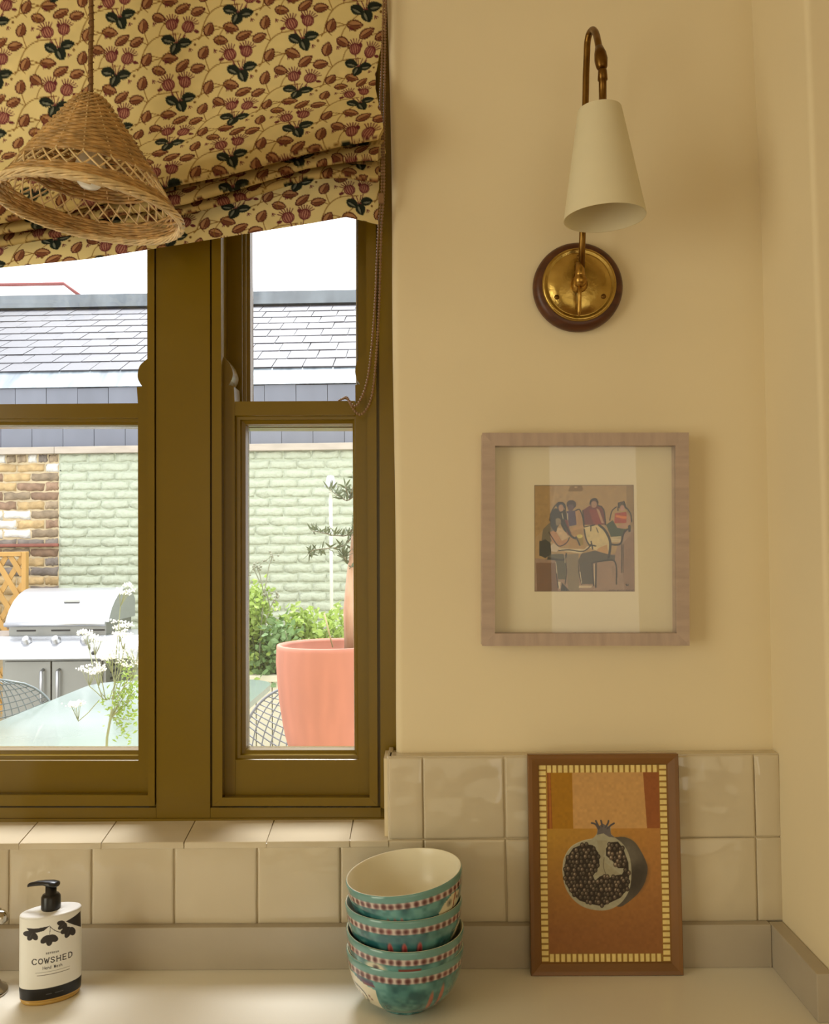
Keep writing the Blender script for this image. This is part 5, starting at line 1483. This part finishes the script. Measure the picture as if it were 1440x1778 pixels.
# wire chairs
def wire_chair(loc, rz, label, colr):
    e = empty('wire_chair', loc, (0, 0, rz)); tag(e, label, 'chair', 'wire mesh garden chairs')
    def S(u, v):
        # bucket shell: v 0 front edge of seat .. 1 top of back, u -1..1 across
        if v < .5: t = v / .5; y = -.24 + .42 * t; z = .44 - .05 * math.sin(PI * t) ; w_ = .24 + .03 * t
        else: t = (v - .5) / .5; y = .18 + .10 * t; z = .44 + .40 * t; w_ = .27 * math.sqrt(max(.02, 1 - (t ** 2.4) * .96))
        zz = z + (.13 * u * u if v < .62 else .13 * u * u * max(0, 1 - (v - .62) / .38)); yy = y - .09 * u * u * (1 if v > .4 else v / .4)
        return Vector((u * w_, yy, zz))
    m = MB(); n = 17
    for k in range(n):
        c = -1 + 2 * k / (n - 1)
        m.tube([S(c, q / 26) for q in range(27)], .0030, 4)
    for k in range(27):
        m.tube([S(-1 + 2 * q / 12, k / 26) for q in range(13)], .0030, 4)
    m.build('wire_shell', colr, e, local=True)['kind'] = 'stuff'
    m = MB(); rim = [S(-1, q / 20) for q in range(21)] + [S(-1 + 2 * q / 12, 1) for q in range(1, 12)] + [S(1, 1 - q / 20) for q in range(21)] + [S(1 - 2 * q / 12, 0) for q in range(1, 12)]
    m.tube(rim, .006, 6, closed=True); m.build('rim', colr, e, local=True)
    for sx_ in (-1, 1):
        for sy in (-1, 1):
            m = MB(); m.tube([(sx_ * .15, sy * .12 , .40), (sx_ * .22, sy * .22, .006)], .008, 8); m.build('leg', colr, e, local=True)
    return e
zinc = mat('grey_wire', ex(128, 138, 138), rough=.4, metal=.5)
zinc2 = mat('pale_grey_wire', ex(150, 152, 160), rough=.4, metal=.3)
wire_chair((-1.97, EYE.y + 4.07, GZ), math.radians(35), 'grey wire mesh chair at the left side of the garden table', zinc)
wire_chair((-.685, EYE.y + 3.80, GZ), math.radians(-35), 'grey wire mesh chair partly hidden by the terracotta pot', zinc2)

# terracotta pot on a white plinth
pdp = 3.32
pc_ = PD(577, 1297, pdp); zt2 = PD(577, 1118, pdp).z; rp = (577 - 482) / F * pdp
pl = empty('plinth', (pc_.x, pc_.y, GZ)); tag(pl, 'white stone plinth under the terracotta pot', 'plinth')
m = MB(); m.box(pc_.x - .13, pc_.x + .13, pc_.y - .13, pc_.y + .13, GZ, pc_.z - .03); m.build('shaft', MATS['outdoor_white'], pl, bevel=.006)
m = MB(); m.box(pc_.x - .16, pc_.x + .16, pc_.y - .16, pc_.y + .16, pc_.z - .0295, pc_.z); m.build('slab', MATS['outdoor_white'], pl, bevel=.006)
pot = empty('terracotta_pot', (pc_.x, pc_.y, pc_.z + .0005)); tag(pot, 'large terracotta planter seen through the narrow window', 'pot')
terra = mat('salmon_terracotta', ex(204, 132, 110), rough=.8, var=.10, vscale=26, stretch=(1, 1, .12))
hh = zt2 - pc_.z
m = MB(); m.lathe([(.0001, 0), (rp * .77, 0), (rp * .79, .01), (rp * .84, hh * .12), (rp * .89, hh * .26), (rp * .95, hh * .48), (rp * .985, hh * .7), (rp, hh * .84), (rp * .99, hh * .96), (rp * .985, hh), (rp * .93, hh + .002), (rp * .90, hh - .01), (rp * .90, hh - .06)], 64); m.build('shell', terra, pot, local=True)
m = MB(); m.lathe([(rp * .9, hh - .045), (.0001, hh - .035)], 40); m.build('soil', mat('brown_soil', ex(110, 80, 56), rough=1, var=.3, vscale=60, bump=.8, bscale=60), pot, local=True)

leaf_g1 = mat('fresh_green_leaf', ex(170, 196, 96), rough=.5, var=.22, vscale=6, transl=.35)
leaf_g2 = mat('mid_green_leaf', ex(132, 166, 104), rough=.5, var=.25, vscale=6, transl=.3)
leaf_o = mat('grey_olive_leaf', ex(104, 116, 84), rough=.5, var=.15, vscale=9, transl=.2)
stem_m = mat('green_stem', ex(170, 178, 136), rough=.6)
def add_leaf(m, p, d_, L, w_, r):
    d_ = Vector(d_).normalized(); s_ = d_.cross(Vector((r.uniform(-1, 1), r.uniform(-1, 1), r.uniform(-1, 1)))).normalized(); n_ = s_.cross(d_)
    p = Vector(p); a_ = p + d_ * L * .35; c_ = p + d_ * L
    m.add([p, a_ + s_ * w_ + n_ * w_ * .35, p + d_ * L * .75 + s_ * w_ * .6, c_, p + d_ * L * .75 - s_ * w_ * .6, a_ - s_ * w_ + n_ * w_ * .35, p + d_ * L * .5],
          [(0, 6, 1), (1, 6, 2), (2, 6, 3), (3, 6, 4), (4, 6, 5), (5, 6, 0)], False)
# olive tree growing in the pot
r = random.Random(12)
ol = empty('olive_tree', (pc_.x, pc_.y, pot.location.z + hh - .04)); tag(ol, 'young olive tree in the terracotta pot, with a peeling trunk', 'tree')
tbx = PD(610, 1112, pdp)
m = MB(); m.tube([(tbx.x + .0, pc_.y, tbx.z - .03), PD(607, 1060, pdp), PD(611, 1000, pdp), PD(622, 900, pdp), PD(640, 780, pdp), PD(650, 650, pdp)], [.026, .023, .02, .016, .012, .006], 12)
trk = m.build('trunk', mat('peeling_bark', ex(244, 214, 190), rough=.9, col2=ex(196, 146, 120), vscale=30, stretch=(1, 1, .2), bump=.6, bscale=50, bdist=.008), ol)
m = MB(); ml = MB()
br = [[(640, 780), (625, 880), (608, 925), (585, 930), (560, 925), (542, 922)], [(638, 800), (622, 905), (600, 945), (570, 952), (545, 955), (535, 962)], [(642, 770), (628, 840), (606, 868), (590, 862), (572, 850)], [(645, 720), (625, 800), (608, 860), (600, 845)],
      [(636, 830), (622, 950), (612, 985), (600, 970), (596, 965)], [(648, 660), (700, 640), (760, 700)], [(645, 720), (690, 760), (730, 850)], [(646, 700), (655, 560), (690, 520)]]
for b_ in br:
    q = [PD(px, py, pdp + .05 * math.sin(i + px)) for i, (px, py) in enumerate(bez(b_, 5))]
    m.tube(q, [.004 - .003 * i / len(q) for i in range(len(q))], 5)
    for i in range(len(q) // 4, len(q)):
        for k in range(3):
            d_ = (r.uniform(-.8, .8), r.uniform(-.8, .8), r.uniform(-.2, 1.3) if b_[0][1] != 800 else r.uniform(-.9, 1))
            add_leaf(ml, q[i] + Vector((0, 0, 0)), d_, r.uniform(.028, .046), .0042, r)
m.build('branches', mat('olive_twig', ex(150, 138, 112), rough=.8), ol)
ml.build('leaves', leaf_o, ol)['kind'] = 'stuff'
# thin cane leaning in the pot, trailing strand on its rim
cn = empty('plant_cane', PD(578, 1120, pdp - .05)); tag(cn, 'thin pale cane leaning in the terracotta pot', 'cane')
m = MB(); m.tube([PD(578, 1124, pdp - .05), PD(563, 1064, pdp - .05)], .003, 6); m.build('cane', mat('pale_cane', ex(206, 190, 150), rough=.6), cn)
# planter with shrubs behind
pld = 5.6
pn = empty('planter_box', PD(450, 1200, pld)); tag(pn, 'cream boarded planter box behind the garden table', 'planter')
xq0 = PD(250, 1170, pld).x; xq1 = PD(640, 1170, pld).x; zq = PD(450, 1172, pld).z
cream = mat('cream_boards', ex(228, 222, 194), rough=.6, var=.03, vscale=5)
bw = (xq1 - xq0) / 14
for k in range(14):
    m = MB(); m.box(xq0 + k * bw + .003, xq0 + (k + 1) * bw - .003, EYE.y + pld, EYE.y + pld + .02, GZ, zq - .04); m.build('board', cream, pn, bevel=.003)
m = MB(); m.box(xq0, xq1, EYE.y + pld + .021, EYE.y + pld + .5, GZ, zq - .06); m.build('body', cream, pn)
m = MB(); m.box(xq0 - .02, xq1 + .02, EYE.y + pld - .03, EYE.y + pld + .06, zq - .04, zq); m.build('cap_rail', cream, pn, bevel=.004)
def shrub(name, label, cat, boxpx, d_, n, mt, L, seed, grp=None, stems=8):
    r = random.Random(seed); e = empty(name, (PD((boxpx[0] + boxpx[2]) / 2, boxpx[3], d_).x, EYE.y + d_, zq - .05)); tag(e, label, cat, grp)
    m = MB(); ms = MB()
    for k in range(stems):
        px = r.uniform(boxpx[0], boxpx[2]); top = PD(px, r.uniform(boxpx[1], (boxpx[1] + boxpx[3]) / 2), d_ + r.uniform(-.15, .15)); bot = Vector((e.location.x + (top.x - e.location.x) * .5, e.location.y, zq - .07))
        q = [bot.lerp(top, i / 6) + Vector((r.uniform(-.015, .015), 0, 0)) for i in range(7)]
        ms.tube(q, .003, 4)
        for i in range(1, 7):
            for j in range(int(n / stems / 6)):
                p = q[i] + Vector((r.gauss(0, .05), r.gauss(0, .05), r.gauss(0, .035)))
                add_leaf(m, p, (r.uniform(-1, 1), r.uniform(-1, 1), r.uniform(-.3, 1)), L * r.uniform(.7, 1.2), L * .3, r)
    m.build('foliage', mt, e)['kind'] = 'stuff'; ms.build('stems', stem_m, e)
shrub('feathery_shrub', 'tall yellow-green shrub at the left of the narrow window', 'shrub', (395, 1030, 462, 1165), pld + .15, 1900, leaf_g1, .045, 21)
shrub('leafy_shrub', 'darker low shrub against the terracotta pot', 'shrub', (445, 1090, 500, 1165), pld + .1, 900, leaf_g2, .06, 22)
shrub('bushy_shrub', 'bright bushy shrub rising behind the terracotta pot rim', 'shrub', (505, 1060, 585, 1140), pld + .2, 1600, leaf_g1, .05, 23)
# tall seed stems
ss = empty('seed_stems', PD(455, 1165, pld)); tag(ss, 'thin dry seed stems standing above the green shrubs', 'plant')
m = MB(); r = random.Random(9)
for st_ in ([(450, 1150), (456, 1060), (466, 990), (474, 965)], [(458, 1030), (452, 1000), (448, 985)], [(454, 1110), (468, 1060), (480, 1035)], [(470, 1058), (464, 1032)], [(452, 1012), (440, 985)]):
    q = [PD(px, py, pld + .05) for px, py in bez(st_, 5)]; m.tube(q, .004, 5)
    for k in range(7):
        t = q[-1] + Vector((r.gauss(0, .02), r.gauss(0, .02), r.gauss(0, .02))); m.tube([q[-1], t], .002, 4); m.ball(t, .008, 6, 4)
m.tube([PD(450, 1150, pld + .05), (PD(450, 1150, pld).x, EYE.y + pld + .1, zq - .1)], .004, 5)
m.build('stems', mat('dry_stem', ex(150, 152, 128), rough=.7), ss)
# post light
ld = 6.7
pl_ = empty('post_light', (PD(575, 850, ld).x, EYE.y + ld, GZ)); tag(pl_, 'slim white garden post light before the green wall', 'lamp')
lx = PD(575.5, 1000, ld).x; lz = PD(575, 846, ld).z; wl = mat('white_enamel', ex(206, 208, 214), rough=.4)
m = MB(); m.tube([(lx, EYE.y + ld, GZ), (lx, EYE.y + ld, lz)], .013, 10); m.build('post', mat('pale_green_metal', ex(222, 226, 200), rough=.5), pl_)
m = MB(); m.lathe([(.0001, 0), (.047, 0), (.049, .004), (.034, .05), (.026, .085), (.0001, .092)], 24, Matrix.Translation((lx, EYE.y + ld, lz))); m.build('cap', wl, pl_)
# cow parsley just outside the left window
cpd = 2.55
cp_ = empty('cow_parsley', (PD(190, 1300, cpd).x, EYE.y + cpd, GZ)); tag(cp_, 'white-flowered cow parsley close outside the left window', 'plant')
ms = MB(); mf = MB(); ml = MB(); r = random.Random(31)
base = Vector((PD(182, 1300, cpd).x, EYE.y + cpd, GZ + .0))
ms.tube([base, PD(184, 1330, cpd), PD(186, 1280, cpd), PD(195, 1230, cpd)], .004, 6)
umb = [(214, 1022, 24), (206, 1086, 22), (160, 1160, 22), (210, 1135, 24), (232, 1125, 20), (152, 1100, 14), (168, 1108, 12), (176, 1162, 14), (212, 1100, 14), (132, 1222, 9), (230, 1150, 18), (190, 1140, 12)]
for px, py, rr_ in umb:
    c_ = PD(px, py, cpd + r.uniform(-.05, .05)); foot = c_ + Vector((r.uniform(-.01, .01), 0, -.05))
    pj = PD(190 + (px - 190) * .3, 1215, cpd)
    ms.tube([pj, pj.lerp(foot, .6) + Vector((r.uniform(-.01, .01), 0, 0)), foot], .0013, 5)
    for k in range(9):
        a_ = r.uniform(0, 2 * PI); q = math.sqrt(r.random()); rad = rr_ / F * cpd
        t = c_ + Vector((rad * q * math.cos(a_), rad * q * math.sin(a_), rad * .35 * r.uniform(-1, 1)))
        ms.tube([foot, t], .0007, 4)
        for j in range(10): mf.ball(t + Vector((r.gauss(0, .006), r.gauss(0, .006), r.gauss(0, .003))), .0024, 5, 3)
for px, py in ((195, 1215), (215, 1200), (200, 1240), (225, 1250), (232, 1180), (215, 1165), (205, 1220), (228, 1215), (218, 1270), (235, 1200)):
    c_ = PD(px, py, cpd + .02)
    for j in range(34): add_leaf(ml, c_ + Vector((r.gauss(0, .016), r.gauss(0, .015), r.gauss(0, .018))), (r.uniform(-1, 1), r.uniform(-1, 1), r.uniform(-.6, .8)), .016, .0035, r)
    ms.tube([PD(195, 1245, cpd), c_], .0012, 5)
ms.build('stems', stem_m, cp_); mf.build('flower_heads', mat('white_petals', lin(252, 252, 248), rough=.7, transl=.3), cp_)['kind'] = 'stuff'
ml.build('leaves', leaf_g1, cp_)['kind'] = 'stuff'
